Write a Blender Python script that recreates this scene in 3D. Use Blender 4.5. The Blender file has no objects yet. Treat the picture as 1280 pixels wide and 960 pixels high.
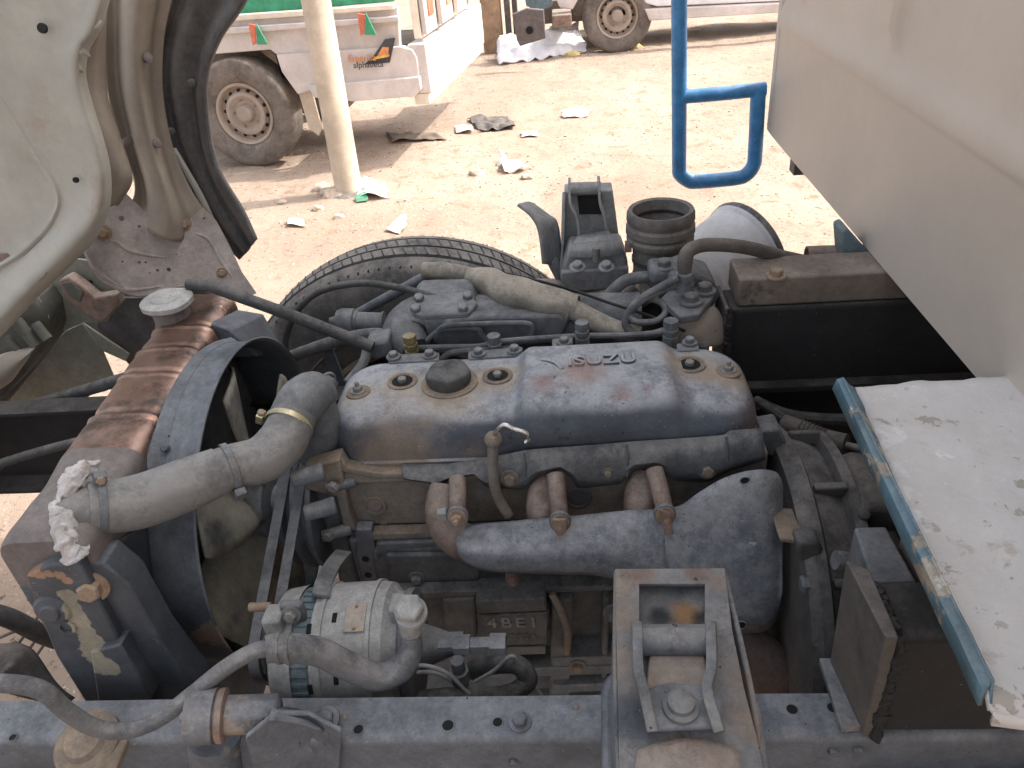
import bpy, bmesh, math, random
from mathutils import Vector, Matrix, noise
from math import radians as R, sin, cos, pi
random.seed(7)
SC = bpy.context.scene
COL = SC.collection

# ------------------------------------------------------------ camera
H, TH, PSI, RHO, F = 1.57, R(33), R(5.6), R(5.5), 961.0
cF = Vector((-sin(PSI)*cos(TH), cos(PSI)*cos(TH), -sin(TH)))
r0 = Vector((cos(PSI), sin(PSI), 0)); u0 = r0.cross(cF)
cR = r0*cos(RHO) - u0*sin(RHO); cU = u0*cos(RHO) + r0*sin(RHO)
CAM = Vector((0, 0, H))
cam = bpy.data.objects.new('camera', bpy.data.cameras.new('camera')); COL.objects.link(cam)
cam.data.sensor_width = 36; cam.data.lens = F/1280*36
cam.data.clip_start = .02; cam.data.clip_end = 400
cam.matrix_world = Matrix(((cR.x, cU.x, -cF.x, 0), (cR.y, cU.y, -cF.y, 0), (cR.z, cU.z, -cF.z, H), (0, 0, 0, 1)))
SC.camera = cam

# ------------------------------------------------------------ light
SUN_EL, SUN_AZ = R(50), R(10)          # azimuth from +X towards +Y
sd = Vector((cos(SUN_EL)*cos(SUN_AZ), cos(SUN_EL)*sin(SUN_AZ), sin(SUN_EL)))
w = bpy.data.worlds.new('World'); SC.world = w; w.use_nodes = True
nt = w.node_tree; sky = nt.nodes.new('ShaderNodeTexSky'); sky.sky_type = 'NISHITA'; sky.sun_disc = False
sky.sun_elevation = SUN_EL; sky.sun_rotation = R(90) - SUN_AZ; sky.dust_density = 6.0; sky.air_density = 1.0; sky.altitude = 200
hs_ = nt.nodes.new('ShaderNodeHueSaturation'); hs_.inputs['Saturation'].default_value = .32; nt.links.new(sky.outputs[0], hs_.inputs['Color']); nt.links.new(hs_.outputs[0], nt.nodes['Background'].inputs[0]); nt.nodes['Background'].inputs[1].default_value = .15
sun = bpy.data.objects.new('sun', bpy.data.lights.new('sun', 'SUN')); COL.objects.link(sun)
sun.data.energy = 1.85; sun.data.angle = R(.6); sun.data.color = (1, .95, .87)
sun.rotation_euler = sd.to_track_quat('Z', 'Y').to_euler(); sun.location = (3, 0, 5)
SC.view_settings.view_transform = 'Standard'; SC.view_settings.look = 'None'
SC.view_settings.exposure = 1.5; SC.view_settings.gamma = 1

# ------------------------------------------------------------ helpers
def V(px, py, x=None, y=None, z=None, d=None):
    """world point seen at photo pixel (px,py), on the plane x=, y=, z= or at axial depth d"""
    r = cF + cR*(px-640)/F + cU*(480-py)/F
    t = d if d is not None else x/r.x if x is not None else y/r.y if y is not None else (z-H)/r.z
    return CAM + r*t
def depth(p): return (Vector(p)-CAM).dot(cF)

MATS = {}
def worn(name, base, dust=(.30, .27, .24), top=.5, side=.12, rough=.6, metal=0., bump=.25, scale=30., patches=(), spot=0, var=.25, upr=(.15, .95), grain=.35, dmin=.30, stains=()):
    """painted / bare surface with grain, settled dust on upward faces, and patches ((colour, scale, threshold, rough),...)"""
    m = bpy.data.materials.new(name); m.use_nodes = True; t = m.node_tree; N = t.nodes; L = t.links
    b = N['Principled BSDF']
    tc = N.new('ShaderNodeTexCoord'); geo = N.new('ShaderNodeNewGeometry')
    def nz(sc, det=6, ro=.6, seed=0):
        n = N.new('ShaderNodeTexNoise'); n.noise_dimensions = '4D'; n.inputs['Scale'].default_value = sc; n.inputs['Detail'].default_value = det
        n.inputs['Roughness'].default_value = ro; n.inputs['W'].default_value = seed; L.new(tc.outputs['Object'], n.inputs['Vector']); return n.outputs[0]
    def ramp(src, a, c):
        r = N.new('ShaderNodeMapRange'); r.interpolation_type = 'SMOOTHSTEP'; r.inputs[1].default_value = a; r.inputs[2].default_value = c; L.new(src, r.inputs[0]); return r.outputs[0]
    def mth(op, a, c):
        n = N.new('ShaderNodeMath'); n.operation = op; n.use_clamp = op != 'SUBTRACT'
        for i, s in enumerate((a, c)):
            if isinstance(s, (int, float)): n.inputs[i].default_value = s
            else: L.new(s, n.inputs[i])
        return n.outputs[0]
    def mix(f, a, c):
        n = N.new('ShaderNodeMix'); n.data_type = 'RGBA'
        if isinstance(f, (int, float)): n.inputs[0].default_value = f
        else: L.new(f, n.inputs[0])
        for i, s in ((6, a), (7, c)):
            if isinstance(s, tuple): n.inputs[i].default_value = (*s, 1)
            else: L.new(s, n.inputs[i])
        return n.outputs[2]
    lo = tuple(c*(1-var) for c in base); hi = tuple(min(1, c*(1+var)) for c in base)
    col = mix(ramp(nz(scale*.35, 5, .65, 1), .3, .7), lo, hi)
    pm = []
    for i, p in enumerate(patches):
        f = ramp(nz(p[1], 7, .68, 3+i*1.7), p[2], p[2]+(p[3] if len(p) > 3 else .04)); col = mix(f, col, p[0]); pm.append(f)
    sx = N.new('ShaderNodeSeparateXYZ'); L.new(geo.outputs['Normal'], sx.inputs[0])
    up = ramp(sx.outputs[2], *upr)
    dn = nz(scale*.5, 9, .8, 9)
    df = mth('ADD', mth('MULTIPLY', up, top), side)
    df = mth('MULTIPLY', df, mth('ADD', ramp(dn, .38, .62), dmin))
    col = mix(df, col, dust)
    for c_, rad, sc_, amt, *shp in stains:
        vm = N.new('ShaderNodeVectorMath'); vm.operation = 'DISTANCE'; L.new(tc.outputs['Object'], vm.inputs[0]); vm.inputs[1].default_value = c_
        wob = mth('MULTIPLY', nz(55, 5, .7, 31), rad*1.1); dd = mth('SUBTRACT', vm.outputs['Value'], wob)
        col = mix(mth('MULTIPLY', ramp(dd, rad*.55, -rad*.25) if not shp else ramp(dd, rad*.34, rad*.26), amt), col, sc_)
    if spot > 0:
        sp = ramp(nz(330, 2, .5, 17), .735-.03*spot, .76-.03*spot); col = mix(mth('MULTIPLY', sp, .7), col, tuple(min(1, c*1.3+.10) for c in dust))
        sp2 = ramp(nz(120, 3, .6, 19), .70-.02*spot, .72-.02*spot); col = mix(sp2, col, tuple(c*.35 for c in base))
    if grain:
        gm = N.new('ShaderNodeMix'); gm.data_type = 'RGBA'; gm.blend_type = 'MULTIPLY'; gm.inputs[0].default_value = 1; L.new(col, gm.inputs[6])
        g1 = N.new('ShaderNodeMapRange'); g1.inputs[1].default_value = .25; g1.inputs[2].default_value = .75; g1.inputs[3].default_value = 1-grain; g1.inputs[4].default_value = 1+grain; L.new(nz(scale*9, 8, .85, 27), g1.inputs[0])
        g2 = N.new('ShaderNodeMapRange'); g2.inputs[1].default_value = .3; g2.inputs[2].default_value = .7; g2.inputs[3].default_value = 1-grain*.8; g2.inputs[4].default_value = 1+grain*.8; L.new(nz(scale*1.4, 6, .7, 29), g2.inputs[0])
        gg = N.new('ShaderNodeMath'); gg.operation = 'MULTIPLY'; L.new(g1.outputs[0], gg.inputs[0]); L.new(g2.outputs[0], gg.inputs[1]); L.new(gg.outputs[0], gm.inputs[7]); col = gm.outputs[2]
    L.new(col, b.inputs['Base Color'])
    b.inputs['Metallic'].default_value = metal
    rr = mth('ADD', mth('MULTIPLY', df, .5), mth('ADD', mth('MULTIPLY', nz(scale, 4, .6, 5), .3), rough-.15)); L.new(rr, b.inputs['Roughness'])
    bp = N.new('ShaderNodeBump'); bp.inputs['Strength'].default_value = min(1, bump*1.3); bp.inputs['Distance'].default_value = .004
    hgt = mth('MULTIPLY', nz(scale*5, 10, .82, 21), 1.)
    for f in pm: hgt = mth('SUBTRACT', hgt, mth('MULTIPLY', f, .35))
    L.new(hgt, bp.inputs['Height']); L.new(bp.outputs[0], b.inputs['Normal'])
    MATS[name] = m; return m

def group(o, label=None, cat=None, grp=None, kind=None):
    if label: o['label'] = label
    if cat: o['category'] = cat
    if grp: o['group'] = grp
    if kind: o['kind'] = kind
    return o
OFF = {}
def thing(name, label, cat, loc=(0, 0, 0), grp=None):
    o = bpy.data.objects.new(name, None); o.empty_display_size = .05; COL.objects.link(o); o.location = loc
    OFF[o.name] = Vector(loc); return group(o, label, cat, grp)
def link(name, me, mat, parent=None):
    o = bpy.data.objects.new(name, me); COL.objects.link(o)
    if mat and not me.materials: me.materials.append(mat)
    if parent is not None: o.parent = parent; OFF[o.name] = OFF.get(parent.name, Vector())
    else: OFF[o.name] = Vector()
    return o

def spline(pts, n=6, closed=False):
    P = [Vector(p) for p in pts]; out = []; k = len(P)
    if k < 3 and not closed: return P
    for i in range(k if closed else k-1):
        a, b, c, d = ((P[(i-1) % k], P[i], P[(i+1) % k], P[(i+2) % k]) if closed else (P[max(i-1, 0)], P[i], P[i+1], P[min(i+2, k-1)]))
        for j in range(n):
            t = j/n; out.append(.5*((2*b)+(c-a)*t+(2*a-5*b+4*c-d)*t*t+(3*b-a-3*c+d)*t*t*t))
    if not closed: out.append(P[-1])
    return out
def resample(pts, n):
    P = [Vector(p) for p in pts]; L = [0]
    for a, b in zip(P, P[1:]): L.append(L[-1]+(b-a).length)
    out = []; j = 0
    for i in range(n):
        s = L[-1]*i/(n-1)
        while j < len(P)-2 and L[j+1] < s: j += 1
        out.append(P[j].lerp(P[j+1], (s-L[j])/max(1e-9, L[j+1]-L[j])))
    return out

class M:
    def __init__(s): s.v = []; s.f = []
    def add(s, vs, fs):
        k = len(s.v); s.v += [Vector(v) for v in vs]; s.f += [tuple(i+k for i in f) for f in fs]; return s
    def hexa(s, p):   # 8 corners: bottom 4 ccw, top 4 ccw
        return s.add(p, [(3, 2, 1, 0), (4, 5, 6, 7), (0, 1, 5, 4), (1, 2, 6, 5), (2, 3, 7, 6), (3, 0, 4, 7)])
    def box(s, x0, x1, y0, y1, z0, z1):
        return s.hexa([(x0, y0, z0), (x1, y0, z0), (x1, y1, z0), (x0, y1, z0), (x0, y0, z1), (x1, y0, z1), (x1, y1, z1), (x0, y1, z1)])
    def rbox(s, c, size, rot=None):
        m = (rot or Matrix.Identity(3)); h = [i/2 for i in size]
        return s.hexa([Vector(c)+m @ Vector((a*h[0], b*h[1], e*h[2])) for e in (-1, 1) for a, b in ((-1, -1), (1, -1), (1, 1), (-1, 1))])
    def prism(s, poly, vec):
        n = len(poly); vec = Vector(vec); P = [Vector(p) for p in poly]
        return s.add(P+[p+vec for p in P], [tuple(range(n))[::-1], tuple(range(n, 2*n))]+[(i, (i+1) % n, (i+1) % n+n, i+n) for i in range(n)])
    def ring(s, c, ax, r, n, up=None):
        ax = Vector(ax).normalized(); u = (Vector(up) if up else (Vector((0, 0, 1)) if abs(ax.z) < .9 else Vector((1, 0, 0))))
        u = (u-ax*u.dot(ax)).normalized(); v = ax.cross(u)
        return [Vector(c)+(u*cos(2*pi*i/n)+v*sin(2*pi*i/n))*r for i in range(n)]
    def tube(s, pts, r, n=12, sm=6, caps=True, squash=None):
        P = spline(pts, sm) if sm > 1 and len(pts) > 2 else [Vector(p) for p in pts]
        if isinstance(r, (int, float)): rr = [r]*len(P)
        else:
            rr = []
            for i in range(len(P)):
                u = i/(len(P)-1)*(len(r)-1); a = int(min(u, len(r)-2)); rr.append(r[a]+(r[a+1]-r[a])*(u-a))
        T = [(P[min(i+1, len(P)-1)]-P[max(i-1, 0)]).normalized() for i in range(len(P))]
        u = T[0].orthogonal().normalized(); vs = []; fs = []
        for i, p in enumerate(P):
            u = (u-T[i]*u.dot(T[i])).normalized(); v = T[i].cross(u)
            vs += [p+(u*cos(2*pi*j/n)+v*sin(2*pi*j/n))*rr[i] for j in range(n)]
        for i in range(len(P)-1):
            for j in range(n): k = (j+1) % n; fs.append((i*n+j, i*n+k, (i+1)*n+k, (i+1)*n+j))
        if caps: fs += [tuple(range(n))[::-1], tuple(range((len(P)-1)*n, len(P)*n))]
        return s.add(vs, fs)
    def lathe(s, c, ax, prof, n=32, capa=True, capb=True):
        """prof: list of (distance along axis, radius)"""
        ax = Vector(ax).normalized(); c = Vector(c); vs = []; fs = []
        for h, r in prof: vs += s.ring(c+ax*h, ax, r, n)
        for i in range(len(prof)-1):
            for j in range(n): k = (j+1) % n; fs.append((i*n+j, i*n+k, (i+1)*n+k, (i+1)*n+j))
        if capa: fs.append(tuple(range(n))[::-1])
        if capb: fs.append(tuple(range((len(prof)-1)*n, len(prof)*n)))
        return s.add(vs, fs)
    def cyl(s, a, b, r, n=20, r2=None):
        a, b = Vector(a), Vector(b); return s.lathe(a, b-a, [(0, r), ((b-a).length, r if r2 is None else r2)], n)
    def grid(s, rows):
        n = len(rows[0]); vs = [p for r in rows for p in r]; fs = []
        for i in range(len(rows)-1):
            for j in range(n-1): fs.append((i*n+j, i*n+j+1, (i+1)*n+j+1, (i+1)*n+j))
        return s.add(vs, fs)
    def loft(s, lines, m=40, across=4, rough=0):
        """surface through 3-D polylines"""
        S = [resample(spline(l, 6), m) for l in lines]
        if across > 1 and len(S) > 2:
            cols = [spline([S[i][j] for i in range(len(S))], across) for j in range(m)]
            rows = [[cols[j][i] for j in range(m)] for i in range(len(cols[0]))]
        else: rows = S
        if rough:
            rows = [[p+Vector((noise.noise(p*9), noise.noise(p*9+Vector((5, 0, 0))), noise.noise(p*9+Vector((0, 7, 0)))))*rough for p in r] for r in rows]
        return s.grid(rows)
    def mesh(s, name, off=Vector(), smooth=True, ang=35):
        me = bpy.data.meshes.new(name); me.from_pydata([v-off for v in s.v], [], s.f)
        bm = bmesh.new(); bm.from_mesh(me); bmesh.ops.recalc_face_normals(bm, faces=bm.faces); bm.to_mesh(me); bm.free()
        if smooth:
            me.shade_smooth(); me.set_sharp_from_angle(angle=R(ang))
        return me
    def obj(s, name, mat, parent=None, bevel=0, solid=0, sub=0, smooth=True, ang=35, seg=2, soff=0):
        off = OFF.get(parent.name, Vector()) if parent is not None else Vector()
        o = link(name, s.mesh(name, off, smooth, ang), MATS[mat] if isinstance(mat, str) else mat, parent)
        if solid: q = o.modifiers.new('s', 'SOLIDIFY'); q.thickness = solid; q.offset = soff
        if sub: q = o.modifiers.new('u', 'SUBSURF'); q.levels = q.render_levels = sub
        if bevel: q = o.modifiers.new('b', 'BEVEL'); q.width = bevel; q.segments = seg; q.limit_method = 'ANGLE'; q.angle_limit = R(40); q.harden_normals = False
        return o
def frame(origin, xdir, ydir):
    x = Vector(xdir).normalized(); z = x.cross(Vector(ydir)).normalized(); y = z.cross(x); o = Vector(origin)
    return Matrix(((x.x, y.x, z.x, o.x), (x.y, y.y, z.y, o.y), (x.z, y.z, z.z, o.z), (0, 0, 0, 1)))
def plate(name, mat, outer, holes, th, mtx, parent=None, bevel=.0008):
    """flat plate with real holes: outlines in 2-D, placed by mtx; holes are (x,y,r) or point lists"""
    cu = bpy.data.curves.new(name, 'CURVE'); cu.dimensions = '2D'; cu.fill_mode = 'BOTH'; cu.extrude = th/2-bevel; cu.bevel_depth = bevel; cu.bevel_resolution = 1
    loops = [outer]+[[(h[0]+h[2]*cos(a*pi/8), h[1]+h[2]*sin(a*pi/8)) for a in range(16)] if isinstance(h[0], (int, float)) else h for h in holes]
    for lp in loops:
        sp = cu.splines.new('POLY'); sp.points.add(len(lp)-1); sp.use_cyclic_u = True
        for p, q in zip(sp.points, lp): p.co = (q[0], q[1], 0, 1)
    t = bpy.data.objects.new(name, cu); COL.objects.link(t)
    me = bpy.data.meshes.new_from_object(t.evaluated_get(bpy.context.evaluated_depsgraph_get())); bpy.data.objects.remove(t); bpy.data.curves.remove(cu)
    off = OFF.get(parent.name, Vector()) if parent is not None else Vector()
    me.transform(Matrix.Translation(-off) @ mtx); me.name = name
    bm = bmesh.new(); bm.from_mesh(me); bmesh.ops.remove_doubles(bm, verts=bm.verts, dist=1e-5); bm.to_mesh(me); bm.free()
    me.materials.clear()
    return link(name, me, MATS[mat], parent)
def lettering(name, mat, txt, size, th, mtx, parent=None, shear=0, space=1.):
    cu = bpy.data.curves.new(name, 'FONT'); cu.body = txt; cu.size = size; cu.extrude = th; cu.bevel_depth = th*.3; cu.align_x = 'CENTER'; cu.align_y = 'CENTER'; cu.shear = shear; cu.space_character = space
    t = bpy.data.objects.new(name, cu); COL.objects.link(t)
    me = bpy.data.meshes.new_from_object(t.evaluated_get(bpy.context.evaluated_depsgraph_get())); bpy.data.objects.remove(t); bpy.data.curves.remove(cu)
    off = OFF.get(parent.name, Vector()) if parent is not None else Vector()
    me.transform(Matrix.Translation(-off) @ mtx); me.name = name; me.materials.clear()
    return link(name, me, MATS[mat], parent)
def rrect(x0, x1, y0, y1, r, n=4):
    out = []
    for cx, cy, a0 in ((x1-r, y1-r, 0), (x0+r, y1-r, 90), (x0+r, y0+r, 180), (x1-r, y0+r, 270)):
        out += [(cx+r*cos(R(a0+90*i/n)), cy+r*sin(R(a0+90*i/n))) for i in range(n+1)]
    return out
BOLT = {}
def bolt(p, axis, r, mat, parent, name='bolt', h=None, washer=True, stud=False, label=None):
    """hex bolt (washer + head), mesh shared between equal ones"""
    key = (round(r, 4), mat, washer, stud)
    if key not in BOLT:
        m = M(); t = 0
        if washer: m.lathe((0, 0, 0), (0, 0, 1), [(-.0005, r*1.55), (r*.22, r*1.5)], 20); t = r*.22
        m.lathe((0, 0, 0), (0, 0, 1), [(t, r*.98), (t+r*.75, r), (t+r*.95, r*.82)], 6)
        if stud: m.lathe((0, 0, 0), (0, 0, 1), [(t, r*.45), (t+r*1.8, r*.45), (t+r*1.9, r*.38)], 10)
        me = m.mesh('bolt', ang=30); me.materials.append(MATS[mat]); BOLT[key] = me
    o = bpy.data.objects.new(name, BOLT[key]); COL.objects.link(o); o.parent = parent
    q = Vector(axis).to_track_quat('Z', 'Y'); o.rotation_euler = q.to_euler(); o.location = Vector(p)-OFF.get(parent.name, Vector()) if parent else Vector(p)
    o.rotation_euler.rotate_axis('Z', random.random()*1.0)
    if label: o['label'] = label
    return o
UP = Vector((0, 0, 1)); TOCAM = Vector((0, -1, 0))

# ------------------------------------------------------------ materials
EO = Vector((0, .95, .35))
def es(px, py, z=.945): return tuple(V(px, py, z=z)-EO)
worn('cover_paint', (.050, .062, .082), dust=(.38, .385, .40), top=.9, side=.07, rough=.55, scale=26, bump=.6, spot=1, upr=(.50, .99), grain=.28, dmin=.46,
     stains=[(es(562, 490), .075, (.36, .29, .21), .8), (es(503, 480), .05, (.38, .32, .24), .7), (es(622, 472), .05, (.36, .29, .21), .8), (es(448, 492), .04, (.38, .33, .26), .6), (es(862, 458), .055, (.36, .29, .21), .8), (es(910, 466), .05, (.34, .26, .18), .8),
             (es(730, 478), .05, (.30, .19, .155), .8), (es(680, 492), .035, (.27, .15, .12), .8), (es(500, 562, .875), .09, (.25, .18, .12), .7), (es(600, 560, .875), .05, (.22, .16, .11), .5), (es(925, 530, .89), .05, (.20, .14, .10), .6), (es(775, 500), .025, (.22, .09, .075), .9), (es(810, 497), .02, (.22, .09, .075), .9)],
     patches=(((.21, .12, .095), 9, .62, .05), ((.02, .024, .03), 14, .60, .06)))
worn('cast_grey', (.088, .098, .110), dust=(.22, .22, .22), top=.8, side=.2, rough=.65, scale=40, bump=.5, patches=(((.20, .15, .11), 10, .62, .1),))
worn('cast_brown', (.042, .041, .042), dust=(.165, .15, .14), top=.8, side=.35, rough=.7, scale=24, bump=.5, patches=(((.11, .09, .07), 10, .58, .1),))
worn('cast_dark', (.052, .059, .069), dust=(.20, .195, .19), top=.8, side=.38, rough=.7, scale=30, bump=.6, patches=(((.10, .08, .06), 12, .6, .1),))
worn('head_tan', (.13, .12, .11), dust=(.26, .20, .145), top=.9, side=.45, rough=.75, scale=22, bump=.5, patches=(((.06, .07, .085), 7, .56, .1),))
worn('shield_metal', (.095, .108, .13), dust=(.32, .325, .335), top=.8, side=.6, stains=[(tuple(V(580, 690, y=.77)-EO), .02, (.24, .13, .10), .8)], rough=.5, metal=.15, scale=45, bump=.55, spot=1.2, patches=(((.22, .16, .13), 8, .64, .06), ((.55, .55, .55), 32, .675, .01)))
worn('rust', (.20, .13, .10), dust=(.32, .26, .22), top=.7, side=.25, rough=.85, scale=35, bump=.7, patches=(((.11, .07, .06), 18, .52, .1),))
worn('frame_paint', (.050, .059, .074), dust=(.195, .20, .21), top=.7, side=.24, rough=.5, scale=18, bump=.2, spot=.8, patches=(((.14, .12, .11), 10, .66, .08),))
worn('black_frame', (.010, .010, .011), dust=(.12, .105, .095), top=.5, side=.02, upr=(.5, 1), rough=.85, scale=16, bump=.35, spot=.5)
worn('bracket_paint', (.07, .082, .10), dust=(.23, .225, .225), top=.6, side=.28, rough=.5, scale=14, bump=.5, spot=.8, patches=(((.23, .175, .13), 7, .55, .04), ((.045, .05, .06), 11, .57, .05)))
worn('rubber', (.018, .019, .02), dust=(.13, .125, .12), top=.6, side=.3, rough=.8, scale=40, bump=.3)
worn('rubber_grey', (.055, .06, .07), dust=(.20, .19, .185), top=.85, side=.45, rough=.8, scale=30, bump=.35, patches=(((.03, .03, .032), 30, .66, .03),))
worn('bare_tan', (.27, .20, .155), dust=(.32, .27, .23), top=.6, side=.3, rough=.75, scale=16, bump=.5, patches=(((.20, .12, .085), 12, .58, .05),))
worn('tower_dust', (.10, .108, .118), dust=(.31, .305, .30), top=.7, side=.65, rough=.5, scale=14, bump=.5, patches=(((.20, .16, .13), 7, .60, .05),))
worn('bellows_rubber', (.07, .064, .06), dust=(.20, .18, .165), top=.7, side=.5, rough=.75, scale=30, bump=.3)
worn('drum_metal', (.58, .58, .59), dust=(.52, .505, .49), top=.5, side=.25, rough=.35, metal=.1, scale=12, bump=.15, patches=(((.22, .21, .20), 6, .62, .08),), grain=.15)
worn('pipe_rust', (.065, .046, .04), dust=(.14, .11, .095), top=.6, side=.2, rough=.85, scale=20, bump=.4)
worn('number_cast', (.12, .13, .145), dust=(.28, .28, .27), top=.6, side=.5, rough=.6, scale=40, bump=.3)
worn('hose_grey', (.085, .084, .083), dust=(.235, .225, .215), top=.8, side=.55, rough=.8, scale=20, bump=.3, grain=.15, patches=(((.03, .03, .032), 110, .66, .02), ((.22, .19, .15), 7, .60, .1)))
worn('belt_rubber', (.045, .05, .06), dust=(.17, .17, .175), top=.6, side=.65, rough=.6, scale=30, bump=.2, grain=.2)
worn('hose_tan', (.14, .13, .115), dust=(.36, .32, .26), top=.8, side=.5, rough=.85, scale=22, bump=.5, patches=(((.08, .075, .07), 20, .62, .05),))
worn('tyre', (.03, .03, .032), dust=(.19, .175, .16), top=.75, side=.35, rough=.85, scale=25, bump=.3)
worn('tyre_dusty', (.08, .07, .065), dust=(.27, .225, .19), top=.7, side=.55, rough=.9, scale=10, bump=.25)
worn('copper', (.33, .205, .155), dust=(.30, .24, .20), top=.16, side=.04, rough=.27, metal=.9, scale=18, bump=.22, grain=.3, patches=(((.085, .05, .04), 8, .50, .12), ((.10, .085, .075), 14, .58, .06), ((.46, .25, .17), 17, .60, .05)))
worn('tank_old', (.10, .085, .085), dust=(.24, .21, .19), top=.5, side=.2, rough=.6, metal=.2, scale=16, bump=.4, patches=(((.20, .12, .085), 12, .57, .06), ((.30, .28, .20), 12, .64, .04)))
worn('filler_paste', (.52, .50, .50), dust=(.62, .58, .55), top=.5, side=.2, rough=.8, scale=30, bump=.9, patches=(((.30, .26, .22), 16, .6, .05),))
worn('shroud_paint', (.034, .041, .052), dust=(.15, .158, .172), top=.75, side=.42, rough=.45, scale=12, bump=.15, spot=.8, stains=[(tuple(V(278, 770, x=-.51)-Vector((-.65, .9, .35))), .05, (.24, .17, .14), .9, 1), (tuple(V(268, 745, x=-.51)-Vector((-.65, .9, .35))), .03, (.22, .15, .12), .9, 1)], patches=(((.02, .025, .032), 5, .60, .1),))
worn('rad_side', (.028, .034, .045), dust=(.12, .125, .135), top=.6, side=.25, rough=.45, scale=14, bump=.35, spot=.6, patches=(((.20, .12, .085), 18, .63, .02),), stains=[(tuple(V(a, b, y=.585)-Vector((-.65, .9, .35))), r_, (.22, .20, .155), .95, 1) for a, b, r_ in ((85, 746, .014), (90, 758, .014), (95, 768, .014), (100, 778, .015), (106, 789, .016), (112, 800, .018), (119, 811, .022), (128, 822, .026), (140, 824, .022))]+[(tuple(V(a, b, y=.59)-Vector((-.65, .9, .35))), r_, (.24, .14, .09), 1, 1) for a, b, r_ in ((40, 712, .010), (52, 714, .011), (64, 713, .010), (76, 714, .010), (88, 722, .009))])
worn('alloy', (.27, .27, .265), dust=(.40, .39, .37), top=.6, side=.3, rough=.55, metal=.3, scale=40, bump=.35, spot=.6, patches=(((.17, .155, .14), 10, .6, .1),))
worn('steel_bolt', (.20, .20, .20), dust=(.34, .31, .27), top=.6, side=.2, rough=.5, metal=.5, scale=80, bump=.3)
worn('rust_bolt', (.22, .15, .11), dust=(.36, .28, .20), top=.6, side=.3, rough=.7, metal=.2, scale=80, bump=.4)
worn('plate_tan', (.34, .25, .17), dust=(.34, .30, .26), top=.5, side=.3, rough=.5, metal=.1, scale=60, bump=.2, patches=(((.3, .29, .28), 60, .52, .04),))
worn('brass', (.34, .27, .13), dust=(.34, .28, .20), top=.4, side=.1, rough=.45, metal=.7, scale=60, bump=.2)
worn('zinc', (.55, .50, .30), dust=(.45, .42, .33), top=.3, side=.1, rough=.3, metal=.8, scale=60, bump=.1)
worn('chrome', (.7, .7, .7), dust=(.5, .45, .4), top=.2, side=.1, rough=.2, metal=1, scale=60, bump=.1)
worn('fan_plastic', (.19, .18, .145), dust=(.27, .25, .21), top=.7, side=.2, rough=.6, scale=8, bump=.12, patches=(((.03, .034, .042), 6, .47, .14),))
worn('cab_paint', (.335, .34, .305), dust=(.36, .33, .29), top=.7, side=.34, rough=.4, grain=.10, scale=7, bump=.12, patches=(((.25, .205, .165), 5, .53, .16), ((.22, .24, .225), 3, .56, .12), ((.20, .11, .075), 13, .665, .015)))
worn('cab_liner', (.25, .22, .185), dust=(.36, .29, .23), top=.6, side=.3, rough=.6, scale=9, bump=.15, spot=.2, patches=(((.19, .165, .14), 6, .56, .15),), grain=.12)
worn('cab_plate', (.30, .27, .26), dust=(.38, .32, .28), top=.6, side=.35, rough=.7, scale=14, bump=.35, patches=(((.22, .11, .07), 7, .66, .03), ((.15, .11, .09), 24, .66, .03)))
worn('cab_dark', (.075, .08, .072), dust=(.16, .145, .12), top=.5, side=.3, rough=.7, scale=12, bump=.3, patches=(((.12, .065, .045), 9, .60, .04),))
worn('cab_green', (.185, .195, .165), dust=(.24, .21, .17), top=.5, side=.25, rough=.6, scale=8, bump=.15, patches=(((.09, .08, .07), 7, .64, .1),))
worn('flap_rubber', (.035, .034, .036), dust=(.15, .142, .14), top=.5, side=.55, rough=.6, scale=14, bump=.2, spot=.4)
worn('cargo_paint', (.47, .415, .36), dust=(.46, .40, .34), top=.4, side=.2, rough=.42, grain=.05, scale=3, bump=.05, var=.05, patches=(((.50, .44, .35), 2, .60, .25),))
worn('cargo_band', (.58, .50, .37), dust=(.55, .46, .34), top=.4, side=.2, rough=.4, scale=4, bump=.06, var=.06)
worn('platform_paint', (.66, .635, .61), dust=(.55, .50, .45), top=.22, side=.1, grain=.07, rough=.45, scale=12, bump=.5, var=.05, patches=(((.48, .43, .38), 9, .60, .05), ((.38, .33, .28), 24, .61, .02), ((.44, .39, .35), 45, .62, .02), ((.80, .79, .78), 7, .54, .03)))
worn('blue_flake', (.085, .19, .26), dust=(.35, .33, .28), top=.2, side=.1, rough=.5, scale=20, bump=.5, patches=(((.42, .36, .29), 12, .53, .03), ((.60, .58, .54), 17, .58, .02)))
worn('blue_paint', (.032, .185, .40), dust=(.35, .42, .50), top=.25, side=.04, rough=.35, scale=30, bump=.1, var=.12, spot=.5)
worn('post_paint', (.50, .43, .34), dust=(.52, .42, .32), top=.4, side=.3, rough=.7, scale=10, bump=.3, spot=-.6, patches=(((.34, .27, .20), 9, .64, .08),), grain=.12)
worn('pickup_white', (.60, .55, .53), dust=(.52, .43, .37), top=.4, side=.2, rough=.45, scale=5, bump=.08, patches=(((.42, .36, .31), 5, .66, .15),), grain=.12)
worn('pickup_cream', (.72, .66, .56), dust=(.6, .5, .4), top=.4, side=.2, rough=.6, scale=6, bump=.1, patches=(((.45, .30, .2), 6, .66, .08),), grain=.12)
worn('green_tarp', (.03, .28, .15), dust=(.2, .3, .2), top=.4, side=.1, rough=.5, scale=12, bump=.3)
worn('orange_plastic', (.62, .15, .08), dust=(.5, .3, .2), top=.3, side=.1, rough=.5, scale=12, bump=.1)
worn('underbody', (.10, .08, .065), dust=(.22, .17, .13), top=.5, side=.3, rough=.9, scale=8, bump=.3)
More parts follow.
